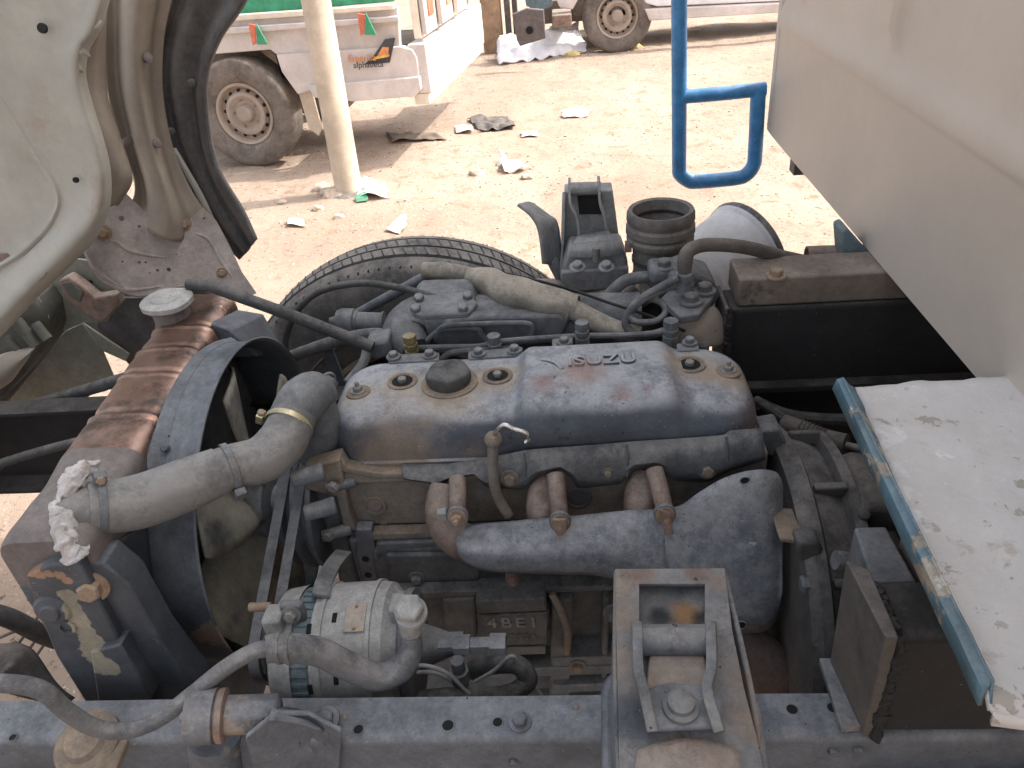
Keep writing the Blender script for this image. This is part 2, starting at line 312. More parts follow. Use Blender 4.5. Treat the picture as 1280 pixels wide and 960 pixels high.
worn('brown_board', (.34, .22, .14), dust=(.4, .3, .2), top=.4, side=.3, rough=.85, scale=10, bump=.3)
worn('rim_steel', (.34, .29, .25), dust=(.42, .33, .26), top=.6, side=.4, rough=.6, metal=.2, scale=12, bump=.2, grain=.12)
worn('sack_white', (.75, .73, .74), dust=(.65, .6, .58), top=.2, side=.1, rough=.7, scale=8, bump=.3, var=.06, grain=.12)
worn('paper', (.72, .70, .64), dust=(.6, .5, .4), top=.3, side=.1, rough=.8, scale=20, bump=.3, grain=.12)
worn('stone', (.46, .38, .31), dust=(.50, .40, .31), top=.5, side=.3, rough=.9, scale=20, bump=.6)
worn('stone_yellow', (.55, .42, .16), dust=(.55, .42, .25), top=.5, side=.2, rough=.9, scale=20, bump=.6)
worn('black_rag', (.03, .03, .032), dust=(.2, .17, .15), top=.5, side=.15, rough=.9, scale=20, bump=.4)
worn('wood_block', (.13, .105, .085), dust=(.23, .19, .155), top=.9, side=.1, rough=.8, scale=12, bump=.5, patches=(((.02, .02, .02), 8, .58, .08),))
worn('grease', (.068, .061, .056), dust=(.185, .16, .14), top=.7, side=.25, rough=.7, scale=25, bump=.6)
worn('wire_grey', (.26, .26, .265), dust=(.3, .29, .28), top=.5, side=.3, rough=.6, scale=60, bump=.1)
worn('green_wire', (.03, .16, .10), dust=(.2, .22, .2), top=.4, side=.1, rough=.5, scale=50, bump=.1)
worn('hole_shade', (.004, .004, .004), top=0, side=0, rough=.9, grain=0)  # near-black for discs and slots that stand in for the shade inside holes
worn('black_print', (.05, .05, .06), top=0, side=0, rough=.6); worn('orange_print', (.62, .25, .10), top=0, side=0, rough=.6); worn('yellow_print', (.70, .42, .08), top=0, side=0, rough=.6)
worn('teal_paint', (.09, .14, .16), dust=(.2, .22, .22), top=.4, side=.2, rough=.6, scale=50, bump=.3)

def ground_material():
    m = bpy.data.materials.new('ground_soil'); m.use_nodes = True; t = m.node_tree; N = t.nodes; L = t.links; b = N['Principled BSDF']
    tc = N.new('ShaderNodeTexCoord')
    def nz(sc, det=6, ro=.6, w=0):
        n = N.new('ShaderNodeTexNoise'); n.noise_dimensions = '4D'; n.inputs['Scale'].default_value = sc; n.inputs['Detail'].default_value = det; n.inputs['Roughness'].default_value = ro; n.inputs['W'].default_value = w
        L.new(tc.outputs['Object'], n.inputs['Vector']); return n.outputs[0]
    def ramp(src, a, c):
        r = N.new('ShaderNodeMapRange'); r.interpolation_type = 'SMOOTHSTEP'; r.inputs[1].default_value = a; r.inputs[2].default_value = c; L.new(src, r.inputs[0]); return r.outputs[0]
    def mix(f, a, c):
        n = N.new('ShaderNodeMix'); n.data_type = 'RGBA'; L.new(f, n.inputs[0])
        for i, s in ((6, a), (7, c)):
            if isinstance(s, tuple): n.inputs[i].default_value = (*s, 1)
            else: L.new(s, n.inputs[i])
        return n.outputs[2]
    c = mix(ramp(nz(.9, 6, .6, 1), .35, .65), (.325, .235, .175), (.40, .31, .24))
    c = mix(ramp(nz(7, 8, .7, 2), .52, .66), c, (.28, .18, .12))
    c = mix(ramp(nz(40, 6, .75, 3), .56, .64), c, (.19, .13, .09))
    c = mix(ramp(nz(50, 5, .7, 8), .62, .66), c, (.60, .51, .42))
    L.new(c, b.inputs['Base Color']); b.inputs['Roughness'].default_value = .95
    bp = N.new('ShaderNodeBump'); bp.inputs['Strength'].default_value = .8; bp.inputs['Distance'].default_value = .03
    L.new(nz(9, 10, .75, 5), bp.inputs['Height']); bp2 = N.new('ShaderNodeBump'); bp2.inputs['Strength'].default_value = .6; bp2.inputs['Distance'].default_value = .006
    L.new(nz(70, 6, .7, 6), bp2.inputs['Height']); L.new(bp.outputs[0], bp2.inputs['Normal']); L.new(bp2.outputs[0], b.inputs['Normal'])
    MATS['ground_soil'] = m
ground_material()

# ------------------------------------------------------------ ground
def gz(x, y):
    e = min(1, max(0, (y-.1)/.8), max(0, (12.9-y)), max(0, x+6), max(0, 5-x))
    p = Vector((x, y, 0)); return e*(.022*noise.noise(p*1.1)+.016*noise.noise(p*3.3)+.009*noise.noise(p*9))
def build_ground():
    m = M(); nx, ny = 300, 260
    xs = [-6+11*i/nx for i in range(nx+1)]; ys = [.0+13*(j/ny)**1.3 for j in range(ny+1)]
    m.grid([[Vector((x, y, gz(x, y))) for x in xs] for y in ys])
    for x0, x1, y0, y1 in ((-200, -6, -60, 250), (5, 200, -60, 250), (-6, 5, -60, 0), (-6, 5, 13, 250)):
        m.add([(x0, y0, 0), (x1, y0, 0), (x1, y1, 0), (x0, y1, 0)], [(0, 1, 2, 3)])
    o = m.obj('ground', 'ground_soil', ang=180); group(o, 'sandy pinkish yard soil trodden rough', None, None, 'structure')
build_ground()
def G(px, py):
    p = V(px, py, z=0); return V(px, py, z=gz(p.x, p.y))
def scatter(name, mat, n, ymax, size, label, seed, flat=.5):
    """countless small bits joined into one object"""
    rnd = random.Random(seed); m = M()
    for i in range(n):
        y = .9+(ymax-.9)*rnd.random()**.8; x = (rnd.random()*2-1)*(1.2+y*.55)-.1*y
        s = size*(.35+1.1*rnd.random()**2.5); a = rnd.random()*6.3; z = gz(x, y)
        R_ = Matrix.Rotation(a, 3, 'Z') @ Matrix.Rotation((rnd.random()-.5)*.9, 3, 'X')
        if flat < .2:   # straw / twigs
            P = [Vector((-s*2.2, -s*.08, 0)), Vector((s*2.2, -s*.08, 0)), Vector((s*2.2, s*.08, 0)), Vector((-s*2.2, s*.08, 0)), Vector((0, 0, s*.2))]
        else:
            P = [Vector((cos(k*1.57+rnd.random())*s*(.6+.5*rnd.random()), sin(k*1.57+rnd.random()*.6)*s*.8*(.6+.5*rnd.random()), -s*.2)) for k in range(4)]+[Vector((0, 0, s*flat))]
        m.add([R_ @ p+Vector((x, y, z+s*.1)) for p in P], [(0, 1, 4), (1, 2, 4), (2, 3, 4), (3, 0, 4), (3, 2, 1, 0)])
    o = m.obj(name, mat, ang=180, smooth=False); group(o, label, None, None, 'stuff')
scatter('gravel', 'stone', 7000, 11, .012, 'small stones and clods strewn over the soil', 1)
scatter('dark_litter', 'underbody', 6000, 10, .011, 'dark crumbs of bark and dirt on the soil', 2, .3)
scatter('straw', 'brown_board', 2500, 10, .012, 'dry straw and twig bits lying on the soil', 3, .1)
scatter('paper_scraps', 'paper', 160, 9, .016, 'tiny pale scraps strewn on the soil', 4, .2)

def lump(name, mat, c, size, label, cat, seed, amp=.35, grp=None, sub=3):
    bm = bmesh.new(); bmesh.ops.create_icosphere(bm, subdivisions=sub, radius=1)
    for v in bm.verts:
        n = v.co.normalized(); k = 1+amp*noise.noise(n*1.3+Vector((seed*3.1, 0, 0)))+amp*.5*noise.noise(n*3+Vector((0, seed, 0)))
        v.co = Vector((n.x*size[0], n.y*size[1], max(n.z, -.35)*size[2]))*k
    me = bpy.data.meshes.new(name); bm.to_mesh(me); bm.free(); me.shade_smooth(); me.set_sharp_from_angle(angle=R(40))
    o = link(name, me, MATS[mat]); o.location = c; group(o, label, cat, grp); return o
def sheetlet(name, mat, pts, label, cat, th=.003, crumple=.02, seed=0, n=14):
    """crumpled sheet from 4 corner points"""
    a, b, c, d = [Vector(p) for p in pts]; rows = []
    for i in range(n):
        u = i/(n-1); l = a.lerp(d, u); r = b.lerp(c, u); rows.append([])
        for j in range(n):
            v = j/(n-1); p = l.lerp(r, v); e = 1-.5*abs(2*v-1)**3
            k = noise.noise(p*14+Vector((seed, 0, 0)))*crumple*e+abs(noise.noise(p*6+Vector((0, seed, 0))))*crumple*1.5
            p = p+Vector((noise.noise(p*11+Vector((0, 0, seed)))*crumple, noise.noise(p*9+Vector((3, 0, seed)))*crumple, k)); rows[-1].append(p)
    m = M(); m.grid(rows); o = m.obj(name, mat, solid=th, ang=50); group(o, label, cat); return o

# loose things on the yard
for i, (px, py, sx, sz, mat, lab) in enumerate([
    (421, 243, .10, .05, 'stone', 'largest pale stone lying just in front of the leaning post'),
    (398, 262, .035, .022, 'stone', 'small pale stone left of the post foot'),
    (424, 272, .035, .02, 'stone', 'rounded pebble in front of the large stone by the post'),
    (596, 218, .05, .03, 'stone', 'small stone left of the white plastic scrap'),
    (353, 254, .03, .018, 'stone', 'small flat stone left of the paper scraps, below the left pickup wheel'),
    (402, 236, .06, .03, 'stone', 'greyish stone at the left side of the post foot'),
    (660, 222, .04, .02, 'stone', 'flat pebble right of the white plastic scrap')]):
    lump('stone', mat, G(px, py)+Vector((0, 0, .005)), (sx, sx*.8, sz), lab, 'stone', i+1)
for i, (px, py, s, lab) in enumerate([(716, 70, .08, 'yellow ochre stone holding the corner of the white sack'), (795, 60, .07, 'yellow ochre lump under the far wheel of the back pickup')]):
    lump('ochre_stone', 'stone_yellow', G(px, py), (s, s*.7, s*.6), lab, 'stone', 20+i)
for i, (q, lab, s) in enumerate([
    (((440, 222), (482, 232), (487, 250), (450, 247)), 'crumpled white and green packet leaning on the post foot', .035),
    (((622, 200), (645, 203), (664, 212), (630, 219)), 'white plastic scrap curled up in the middle of the yard', .05),
    (((484, 290), (500, 274), (512, 278), (500, 294)), 'pale torn paper above the near wheel', .03),
    (((360, 278), (378, 276), (382, 284), (362, 285)), 'thin white scrap lying left of the wheel', .015),
    (((568, 160), (590, 158), (590, 167), (570, 168)), 'cream paper piece beside the black rag', .02),
    (((702, 140), (735, 138), (735, 148), (705, 149)), 'flat pale paper on bright ground below the white sack', .02),
    (((650, 167), (672, 166), (672, 172), (652, 173)), 'small white strip just right of the black rag', .015)]):
    sheetlet('paper_litter', 'paper', [G(*p)+Vector((0, 0, .01)) for p in q], lab, 'litter', .002, s, i)
sheetlet('black_rag', 'black_rag', [G(585, 150)+Vector((0, 0, .01)), G(632, 146)+Vector((0, 0, .01)), G(645, 162)+Vector((0, 0, .01)), G(600, 166)+Vector((0, 0, .01))], 'crumpled black plastic rag in the middle of the yard', 'rag', .003, .03, 9, 22)
sheetlet('dark_rag', 'underbody', [G(482, 168)+Vector((0, 0, .01)), G(545, 168)+Vector((0, 0, .01)), G(560, 176)+Vector((0, 0, .01)), G(490, 179)+Vector((0, 0, .01))], 'dark brown dried mud and leaf strip left of the black rag', 'litter', .003, .018, 13, 22)
sheetlet('packet_flap', 'green_tarp', [G(444, 247)+Vector((0, -.02, .01)), G(460, 243)+Vector((0, -.02, .03)), G(462, 250)+Vector((0, -.02, .01)), G(447, 252)+Vector((0, -.02, 0))], 'green printed corner of the packet at the post foot', 'litter', .002, .01, 3)
s_a = G(622, 82); yy = s_a.y
sheetlet('white_sack', 'sack_white', [s_a, G(735, 66), V(722, 30, y=yy+.6), V(624, 46, y=yy+.35)], 'white woven sack spread on the ground before the back pickup', 'sack', .01, .045, 5, 30)

# leaning post
pb = G(436, 240); pt = V(388, -40, y=pb.y+.05)
t = thing('steel_post', 'leaning cream painted round post standing in the yard', 'post', pb)
mm = M(); mm.tube([pb-Vector((0, 0, .1)), pb.lerp(pt, .5), pt, pt+(pt-pb)*.8], [.085, .084, .083, .083], 28, 3); mm.obj('pole', 'post_paint', t)
mm = M(); mm.lathe(pb+Vector((0, 0, -.03)), (0, 0, 1), [(0, .15), (.03, .13), (.045, .09)], 24); mm.obj('base_mound', 'grease', t)

# wheels
def wheel(name, c, axis, r, wdt, parent, rimr=.56, tyre='tyre_dusty', rim='rim_steel', holes=14, label=None):
    """centre of outer face side, axis points outwards"""
    ax = Vector(axis).normalized(); h = wdt/2; c = Vector(c)
    m = M(); m.lathe(c, ax, [(-h*.7, rimr*r), (-h, r*.78), (-h*.86, r*.96), (-h*.6, r), (h*.6, r), (h*.86, r*.965), (h*.98, r*.90), (h*1.02, r*.80), (h, r*.70), (h*.9, r*.62), (h*.7, rimr*r)], 64, False, False)
    ty = m.obj('tyre', tyre, parent, ang=40)
    if label: ty['label'] = label
    q = M(); R_ = rimr*r
    q.lathe(c, ax, [(-h*.8, R_*.9), (-h*.7, R_*1.01), (h*.80, R_*1.01), (h*.86, R_*.98), (h*.80, R_*.92), (h*.3, R_*.86), (h*.25, R_*.80), (h*.62, R_*.68), (h*.66, R_*.58), (h*.40, R_*.42), (h*.40, R_*.30), (h*.85, R_*.27), (h*.95, R_*.2), (h*.97, .001)], 56, False, False)
    rm = q.obj('rim', rim, parent, ang=30)
    u = ax.orthogonal().normalized(); v = ax.cross(u); hm = None
    if holes:
        k = M(); k.lathe((0, 0, 0), (0, 0, 1), [(0, R_*.06), (h*.10, R_*.06)], 10); hm = k.mesh('vent_hole_shade'); hm.materials.append(MATS['hole_shade'])
    for i in range(holes):
        a = 2*pi*i/holes; e = u*cos(a)+v*sin(a); p = c+ax*(h*.44-.004)+e*R_*.745
        o = link('vent_hole_shade', hm, None, rm); o.location = p-OFF[rm.name]; o.rotation_euler = (ax+e*.25).to_track_quat('Z', 'Y').to_euler()
    for i in range(5):
        a = 2*pi*i/5+.4; bolt(c+ax*(h*.40)+(u*cos(a)+v*sin(a))*R_*.46, ax, R_*.06, 'rust_bolt', rm, 'wheel_nut', washer=False)
    return ty

# ------------------------------------------------------------ white pickup at the left back
g = G(321, 209); PX, PY = g.x, g.y
rot = Matrix.Rotation(R(-7), 4, 'Z')
t = thing('pickup_truck', 'dusty white pickup with green tarp edge and tail sticker behind the post', 'pickup', (PX, PY, 0))
def PK(px, py, dy=0):  # point on the pickup side plane (dy behind it)
    n = Vector((sin(R(-7)), -cos(R(-7)), 0))*-1  # into the vehicle
    o = Vector((PX, PY, 0))-n*.02+n*dy; r = (V(px, py, d=1)-CAM); k = (o-CAM).dot(n)/r.dot(n); return CAM+r*k
inn = Vector((sin(R(7)), cos(R(7)), 0)); fwd = Vector((-cos(R(7)), sin(R(7)), 0))   # into the body / to its front
rw = .372; wheel('wheel', (PX, PY, rw-.01)+Vector() if False else Vector((PX, PY, rw-.01))+inn*.10, -inn, rw, .20, t)
ax2 = Vector((PX, PY, rw))+inn*.1
m = M(); m.cyl(ax2, ax2+inn*1.3, .05, 14); m.obj('axle', 'underbody', t)
wheel('wheel', Vector((PX, PY, rw-.01))+inn*1.4, inn, rw, .20, t)
def side(name, mat, pts, dy, th, bevel=.006):
    P = [PK(px, py, dy) for px, py in pts]; m = M(); m.prism(P, inn*th); return m.obj(name, mat, t, bevel=bevel)
side('bed_side', 'pickup_white', [(150, 32), (380, 20), (497, 8), (500, 60), (345, 68), (338, 62), (240, 70), (150, 82)], .0, .05)
side('rub_rail', 'pickup_white', [(150, 44), (498, 20), (498, 27), (150, 53)], -.04, .05)
side('green_top', 'green_tarp', [(150, -30), (492, -30), (492, 2), (380, 12), (150, 30)], .03, .03)
side('rail_strip', 'pickup_cream', [(150, 28), (492, 5), (492, 12), (150, 37)], -.03, .05)
side('rear_panel', 'pickup_white', [(345, 68), (500, 58), (515, 62), (521, 72), (524, 95), (524, 100), (395, 112), (372, 118), (352, 90)], -.02, .06)
side('rear_skirt', 'pickup_white', [(384, 108), (524, 96), (526, 112), (518, 121), (440, 127), (392, 122)], -.05, .10)
side('mud_flap', 'post_paint', [(368, 100), (388, 108), (402, 160), (398, 170), (386, 160)], .04, .02, .003)
m = M(); P = [PK(px, py, .45) for px, py in [(150, 60), (520, 55), (520, 112), (380, 120), (360, 150), (150, 160)]]; m.prism(P, inn*.6); m.obj('chassis', 'underbody', t)
m = M(); P = [PK(px, py, .06) for px, py in [(250, 62), (340, 55), (352, 95), (380, 118), (360, 90), (320, 60)]]; m.prism(P, inn*.4); m.obj('wheel_arch', 'underbody', t)
# rear end: runs away from the side plane
def RE(px, py):   # point on the tail plane through the rear corner
    o = PK(526, 100); n = -fwd; r = V(px, py, d=1)-CAM; k = (o-CAM).dot(n)/r.dot(n); return CAM+r*k
def rear(name, mat, pts, out, th, bevel=.006, parent=None):
    P = [RE(px, py)-fwd*(out-.0) for px, py in pts]; m = M(); m.prism(P, fwd*th); return m.obj(name, mat, parent or t, bevel=bevel)
L0 = PK(526, 100); Z = Vector((0, 0, 1))
def rb(name, mat, a0, a1, z0, z1, out, th, bevel=.005):
    p = [L0+inn*a+Z*(z-L0.z)-fwd*out for a, z in ((a0, z0), (a1, z0), (a1, z1), (a0, z1))]; m = M(); m.prism(p, fwd*th); return m.obj(name, mat, t, bevel=bevel)
zb = PK(524, 121).z
rb('rear_bumper', 'pickup_white', .0, 1.78, zb+.02, zb+.32, .06, .12)
rb('bumper_lip', 'pickup_cream', .0, 1.78, zb-.05, zb+.018, .04, .10)
tg = rb('tailgate', 'pickup_cream', .08, 1.52, zb+.34, zb+.80, .02, .05)
for a in (.08, .5, .98, 1.44):
    p = [L0+inn*(a+q)+Z*(z-L0.z)-fwd*.03 for q, z in ((0, zb+.36), (.08, zb+.36), (.08, zb+.79), (0, zb+.79))]; m = M(); m.prism(p, -fwd*.03); m.obj('gate_rib', 'pickup_white', tg, bevel=.004)
for a in (.3, .8, 1.25):
    p = [L0+inn*(a+q)+Z*(z-L0.z)-fwd*.022 for q, z in ((0, zb+.44), (.14, zb+.44), (.14, zb+.60), (0, zb+.60))]; m = M(); m.prism(p, -fwd*.006); m.obj('gate_panel', 'orange_plastic' if a < .4 else 'brown_board', tg, bevel=.002)
# tarp hooks: green and red cloth triangles
for px, py in ((320, 38), (457, 25), (196, 46)):
    a = PK(px, py-9, -.075); m = M(); s_ = .045
    m.prism([a, a+fwd*-.045-Z*.13, a+fwd*.03-Z*.125], inn*.012); h = m.obj('tie_hook', 'green_tarp', t, bevel=.002)
    m = M(); m.prism([a+fwd*.055, a+fwd*.008-Z*.01, a+fwd*.035-Z*.12, a+fwd*.06-Z*.13], inn*.012); m.obj('hook_flap', 'orange_plastic', h, bevel=.002)
# sticker on the rear panel: aircraft tail and two lines of lettering
def pk2(px, py): return PK(px, py, -.028)
def flat(name, mat, pts, par, lift=0): 
    P = [PK(px, py, -.028-lift) for px, py in pts]; m = M(); m.prism(P, inn*.004); return m.obj(name, mat, par)
st = flat('tail_sticker', 'black_print', [(455, 81), (466, 71), (481, 49), (494, 47), (487, 78)], t)
flat('sticker_flash', 'orange_print', [(471, 71), (478, 59), (486, 59), (485, 70), (466, 73)], st, .005)
flat('sticker_stripe', 'yellow_print', [(462, 76), (470, 71), (487, 68), (486, 71), (470, 74)], st, .009)
side_m = frame(PK(452, 71, -.034), -fwd, Z)
lettering('orange_lettering', 'orange_print', 'Esperilla', .058, .001, frame(PK(452, 73, -.034), -fwd, Z), t, .1)
lettering('black_lettering', 'black_print', 'alphabeta', .054, .001, frame(PK(460, 81, -.040), -fwd, Z), t, .1)

# ------------------------------------------------------------ second pickup, far right back
g2 = G(772, 66); t = thing('pickup_truck', 'grey and white pickup at the top with bare steel wheel beside white sack', 'pickup', g2)
wheel('wheel', g2+Vector((0, .1, .345)), (0, -1, 0), .355, .2, t, .60, 'tyre_dusty', 'rim_steel', 16)
wheel('wheel', g2+Vector((0, 1.5, .345)), (0, 1, 0), .355, .2, t, .60, 'tyre_dusty', 'rim_steel', 16)
wheel('wheel', g2+Vector((2.9, .1, .345)), (0, -1, 0), .355, .2, t, .60, 'tyre_dusty', 'rim_steel', 16)
y2 = g2.y
def q2(name, mat, pts, dy, th, bevel=.01):
    P = [V(px, py, y=y2+dy) for px, py in pts]; m = M(); m.prism(P, (0, th, 0)); return m.obj(name, mat, t, bevel=bevel)
q2('side_sill', 'pickup_white', [(806, 12), (1010, 2), (1010, 14), (812, 26)], -.05, .10)
q2('door', 'sack_white', [(806, -70), (1010, -80), (1010, 0), (822, 8), (806, 4)], .0, .05)
q2('fender', 'pickup_white', [(640, -70), (806, -75), (808, 12), (803, 24), (797, -8), (765, -26), (728, -10), (716, 12), (700, 10), (690, -10), (640, -14)], .0, .05)
q2('wheel_arch', 'underbody', [(715, 20), (728, -8), (765, -24), (797, -4), (800, 20)], .06, .10)
q2('bumper', 'teal_paint', [(655, -6), (692, -10), (690, 8), (676, 14), (658, 8)], -.12, .2)
q2('towing_plate', 'tank_old', [(640, 18), (658, 10), (680, 12), (682, 48), (650, 58), (646, 50)], -.55, .04)
m = M(); m.lathe(V(662, 38, y=y2-.565), (0, 1, 0), [(0, .035), (.012, .035)], 20); m.obj('plate_eye_shade', 'hole_shade', t)
m = M(); m.box(g2.x-.9, g2.x+3.2, y2+.3, y2+1.2, .28, .5); m.obj('chassis', 'underbody', t, bevel=.01)
m = M(); m.cyl(g2+Vector((0, .1, .345)), g2+Vector((0, 1.4, .345)), .04, 12); m.obj('axle', 'underbody', t)
m = M(); m.rbox(V(702, 22, y=y2+.1), (.2, .5, .12)); m.obj('suspension_arm', 'rust', t, bevel=.01)
m = M(); m.cyl(V(693, 24, y=y2-.1), V(703, 24, y=y2-.1), .035, 12); m.obj('shock_cap', 'orange_plastic', t)
# brown gate post and board between the pickups
gb = G(622, 66); a = V(606, 48, y=gb.y); 
m = M(); m.box(a.x-.02, V(632, 60, y=gb.y).x-.02, gb.y, gb.y+.10, -.03, 2.1); o = m.obj('board_post', 'brown_board', bevel=.01); group(o, 'brown wooden board standing upright behind the tailgate', 'board')
m = M(); x_ = V(634, 60, y=gb.y).x; m.box(x_, x_+.06, gb.y-.02, gb.y+.10, -.03, 2.1); m.box(x_+.085, x_+.14, gb.y, gb.y+.10, -.03, 2.1); o = m.obj('gate_frame', 'tank_old', bevel=.01); group(o, 'pair of grey steel uprights beside the brown board', 'gate post')

# ------------------------------------------------------------ truck frame
RZ = .79
tf = thing('truck_frame', 'dusty dark steel chassis frame of the truck with rails, sills and welds', 'chassis', (0, .85, 0))
def rail(y0, y1, x0, x1, name, holes, webside, label, mat='frame_paint'):
    """C channel: top and bottom flange plates with black discs as hole shade, web plate, rounded corner"""
    r = .012; wy = y0 if webside < 0 else y1
    m = M(); P = []
    # section outline (y,z) outer then inner
    sgn = 1 if webside < 0 else -1; th = .006
    def sec(o, rr):
        pts = [(wy+sgn*(y1-y0), RZ-o)]
        for i in range(6): a = R(90+90*i/5); pts.append((wy+sgn*(o+rr+rr*cos(a)), RZ-o-rr+rr*sin(a)))
        for i in range(6): a = R(180+90*i/5); pts.append((wy+sgn*(o+rr+rr*cos(a)), RZ-.2+o+rr+rr*sin(a)))
        pts.append((wy+sgn*(y1-y0), RZ-.2+o)); return pts
    out = sec(0, r); inn_ = sec(th, r-th)[::-1]; poly = out+inn_; n = len(poly)
    N_ = 60; vs = []; fs = []
    for i in range(N_+1):
        x = x0+(x1-x0)*i/N_
        for y, z in poly: vs.append((x, y+.0012*noise.noise(Vector((x*5, z*9, y))), z+.0012*noise.noise(Vector((x*4, 3, y)))))
    for i in range(N_):
        for j in range(n): k = (j+1) % n; fs.append((i*n+j, i*n+k, (i+1)*n+k, (i+1)*n+j))
    fs += [tuple(range(n)), tuple(range(N_*n, N_*n+n))]
    m.add(vs, fs); o = m.obj(name, mat, tf, ang=40); o['label'] = label
    hm = M(); hm.lathe((0, 0, 0), (0, 0, 1), [(0, 1), (.02, 1), (.02, .8), (-.4, .8)], 18, False, True); 
    for px, py, rr in holes:
        p = V(px, py, z=RZ+.0004)
        h = M(); h.lathe(p, (0, 0, 1), [(-.0006, rr*1.35), (.0007, rr*1.18), (.0007, rr), (-.0007, rr*.97)], 20, True, False); h.obj('hole_burr', 'frame_paint', o)
        h = M(); h.lathe(p, (0, 0, 1), [(-.0004, rr*.98), (.0005, rr*.98)], 18); h.obj('bolt_hole_shade', 'hole_shade', o)
    return o
rn = rail(.487, .540, -2.2, 2.6, 'rail', [(448, 912, .0055), (560, 907, .0065), (622, 903, .0055), (990, 887, .006), (1041, 885, .006), (16, 922, .004)], -1, 'near side rail with drilled top flange')
bolt(V(650, 903, z=RZ), UP, .0085, 'frame_paint', rn, washer=True)
for px, py in ((1040, 938), (1072, 936), (642, 952)): bolt(V(px, py, y=.4862), TOCAM, .005, 'frame_paint', rn, 'rivet', washer=False)
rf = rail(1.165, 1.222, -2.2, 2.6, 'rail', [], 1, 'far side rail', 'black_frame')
def tbox(name, mat, x0, x1, y0, y1, z0, z1, par=tf, bevel=.003, label=None):
    m = M(); m.box(x0, x1, y0, y1, z0, z1); o = m.obj(name, mat, par, bevel=bevel)
    if label: o['label'] = label
    return o
# subframe sills welded on the rails, with end plates
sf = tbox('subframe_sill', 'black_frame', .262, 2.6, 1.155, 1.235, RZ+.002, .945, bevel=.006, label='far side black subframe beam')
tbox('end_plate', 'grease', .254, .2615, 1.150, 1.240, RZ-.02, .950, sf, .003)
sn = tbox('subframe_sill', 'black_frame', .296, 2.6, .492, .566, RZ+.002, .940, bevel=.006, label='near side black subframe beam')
m = M(); m.hexa([(.284, .486, RZ+.004), (.2945, .486, RZ+.004), (.2945, .566, RZ+.004), (.276, .575, RZ+.004), (.278, .484, .955), (.290, .484, .955), (.294, .572, .950), (.272, .582, .955)]); m.obj('end_plate', 'grease', sn, bevel=.002)
def bead(pts, r, name, par, mat='black_frame', seed=1):
    P = resample(spline(pts, 4), 50); rnd = random.Random(seed); m = M()
    m.tube([p+Vector((rnd.uniform(-1, 1), rnd.uniform(-1, 1), rnd.uniform(-1, 1)))*r*.35 for p in P], [r*(.8+.5*rnd.random()) for _ in P], 8, 1); return m.obj(name, mat, par)
bead([(.262, 1.152, .948), (.262, 1.150, .87), (.262, 1.151, .79)], .006, 'weld_bead', sf)
bead([(.296, .49, .942), (.296, .488, .87), (.296, .488, .79)], .006, 'weld_bead', sn, 'black_frame', 2)
bead([(.296, .50, .942), (.296, .56, .942)], .005, 'weld_bead', sn, 'black_frame', 3)
tbox('sill_flange', 'black_frame', .262, 2.6, 1.13, 1.1545, .79, .802, sf, .002)
# light gusset plate lying on the near rail
m = M(); P = [V(1024, 822, z=.80), V(1062, 822, z=.80), V(1112, 905, z=.80), V(1052, 910, z=.80)]; m.prism(P, (0, 0, -.009)); o = m.obj('gusset_plate', 'bracket_paint', tf, bevel=.0015)
m = M(); m.hexa([(.30, .572, .86), (.345, .572, .86), (.345, .66, .86), (.31, .66, .86), (.30, .572, .93), (.345, .572, .93), (.345, .66, .925), (.31, .66, .925)]); m.obj('sill_bracket', 'bracket_paint', tf, bevel=.003)
tbox('sill_block', 'wood_block', .352, .50, .568, .64, .80, .935, sn, .004)
# wooden packing block on the far sill
wb = tbox('packing_block', 'wood_block', .275, .70, 1.160, 1.245, .947, .998, bevel=.004, label='dusty timber packer bolted on the far beam')
bolt(V(970, 345, z=.998), UP, .011, 'rust_bolt', wb)
m = M(); m.prism([V(a, b, y=1.25) for a, b in ((1052, 290), (1060, 286), (1092, 322), (1096, 336), (1060, 336), (1054, 322))], (0, .05, 0)); m.obj('body_mount', 'teal_paint', tf, bevel=.003)
pc = V(1008, 323, y=1.36); m = M(); m.lathe(pc, (1, -.05, 0), [(.012, .017), (.0, .019), (0, .023), (.14, .023)], 28); m.obj('exhaust_pipe_end', 'rust', tf)
# cross members
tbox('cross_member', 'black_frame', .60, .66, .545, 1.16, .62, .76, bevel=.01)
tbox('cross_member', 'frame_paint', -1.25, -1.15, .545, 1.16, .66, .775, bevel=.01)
# dark fuel tank top, right lower corner
m = M(); P = [V(1098, 934, z=.73), V(1300, 922, z=.73), V(1330, 1040, z=.73), V(1104, 1040, z=.73)]; m.prism(P, (0, 0, -.22)); tk = m.obj('side_tank', 'black_frame', tf, bevel=.008); tk['label'] = 'dark tank below the near rail'

# ------------------------------------------------------------ cab mounting towers (near and far)
def dpoly(pts, th, dirn=None):
    """solid from (px,py,depth) outline, thickened"""
    P = [V(a, b, d=c) for a, b, c in pts]; m = M(); n = (P[1]-P[0]).cross(P[-1]-P[0]).normalized()
    if n.dot(P[0]-CAM) < 0: n = -n
    m.prism(P, (dirn.normalized() if dirn else n)*th); return m
bt = thing('cab_mount', 'worn grey cab mount tower with clevis, tan patches and round bolt, lowest in front', 'mount', V(845, 900, z=RZ))
A, B = V(838, 714, z=1.035), V(868, 975, d=.545)
n_ = (B-A).cross(Vector((1, 0, 0))).normalized(); n_ = n_ if n_.z > 0 else -n_
BM = Matrix(((1, (A-B).normalized().x, n_.x, B.x), (0, (A-B).normalized().y, n_.y, B.y), (0, (A-B).normalized().z, n_.z, B.z), (0, 0, 0, 1)))
yb = (A-B).normalized(); zb_ = n_; xb = yb.cross(zb_).normalized(); BM = frame(B, xb, yb)
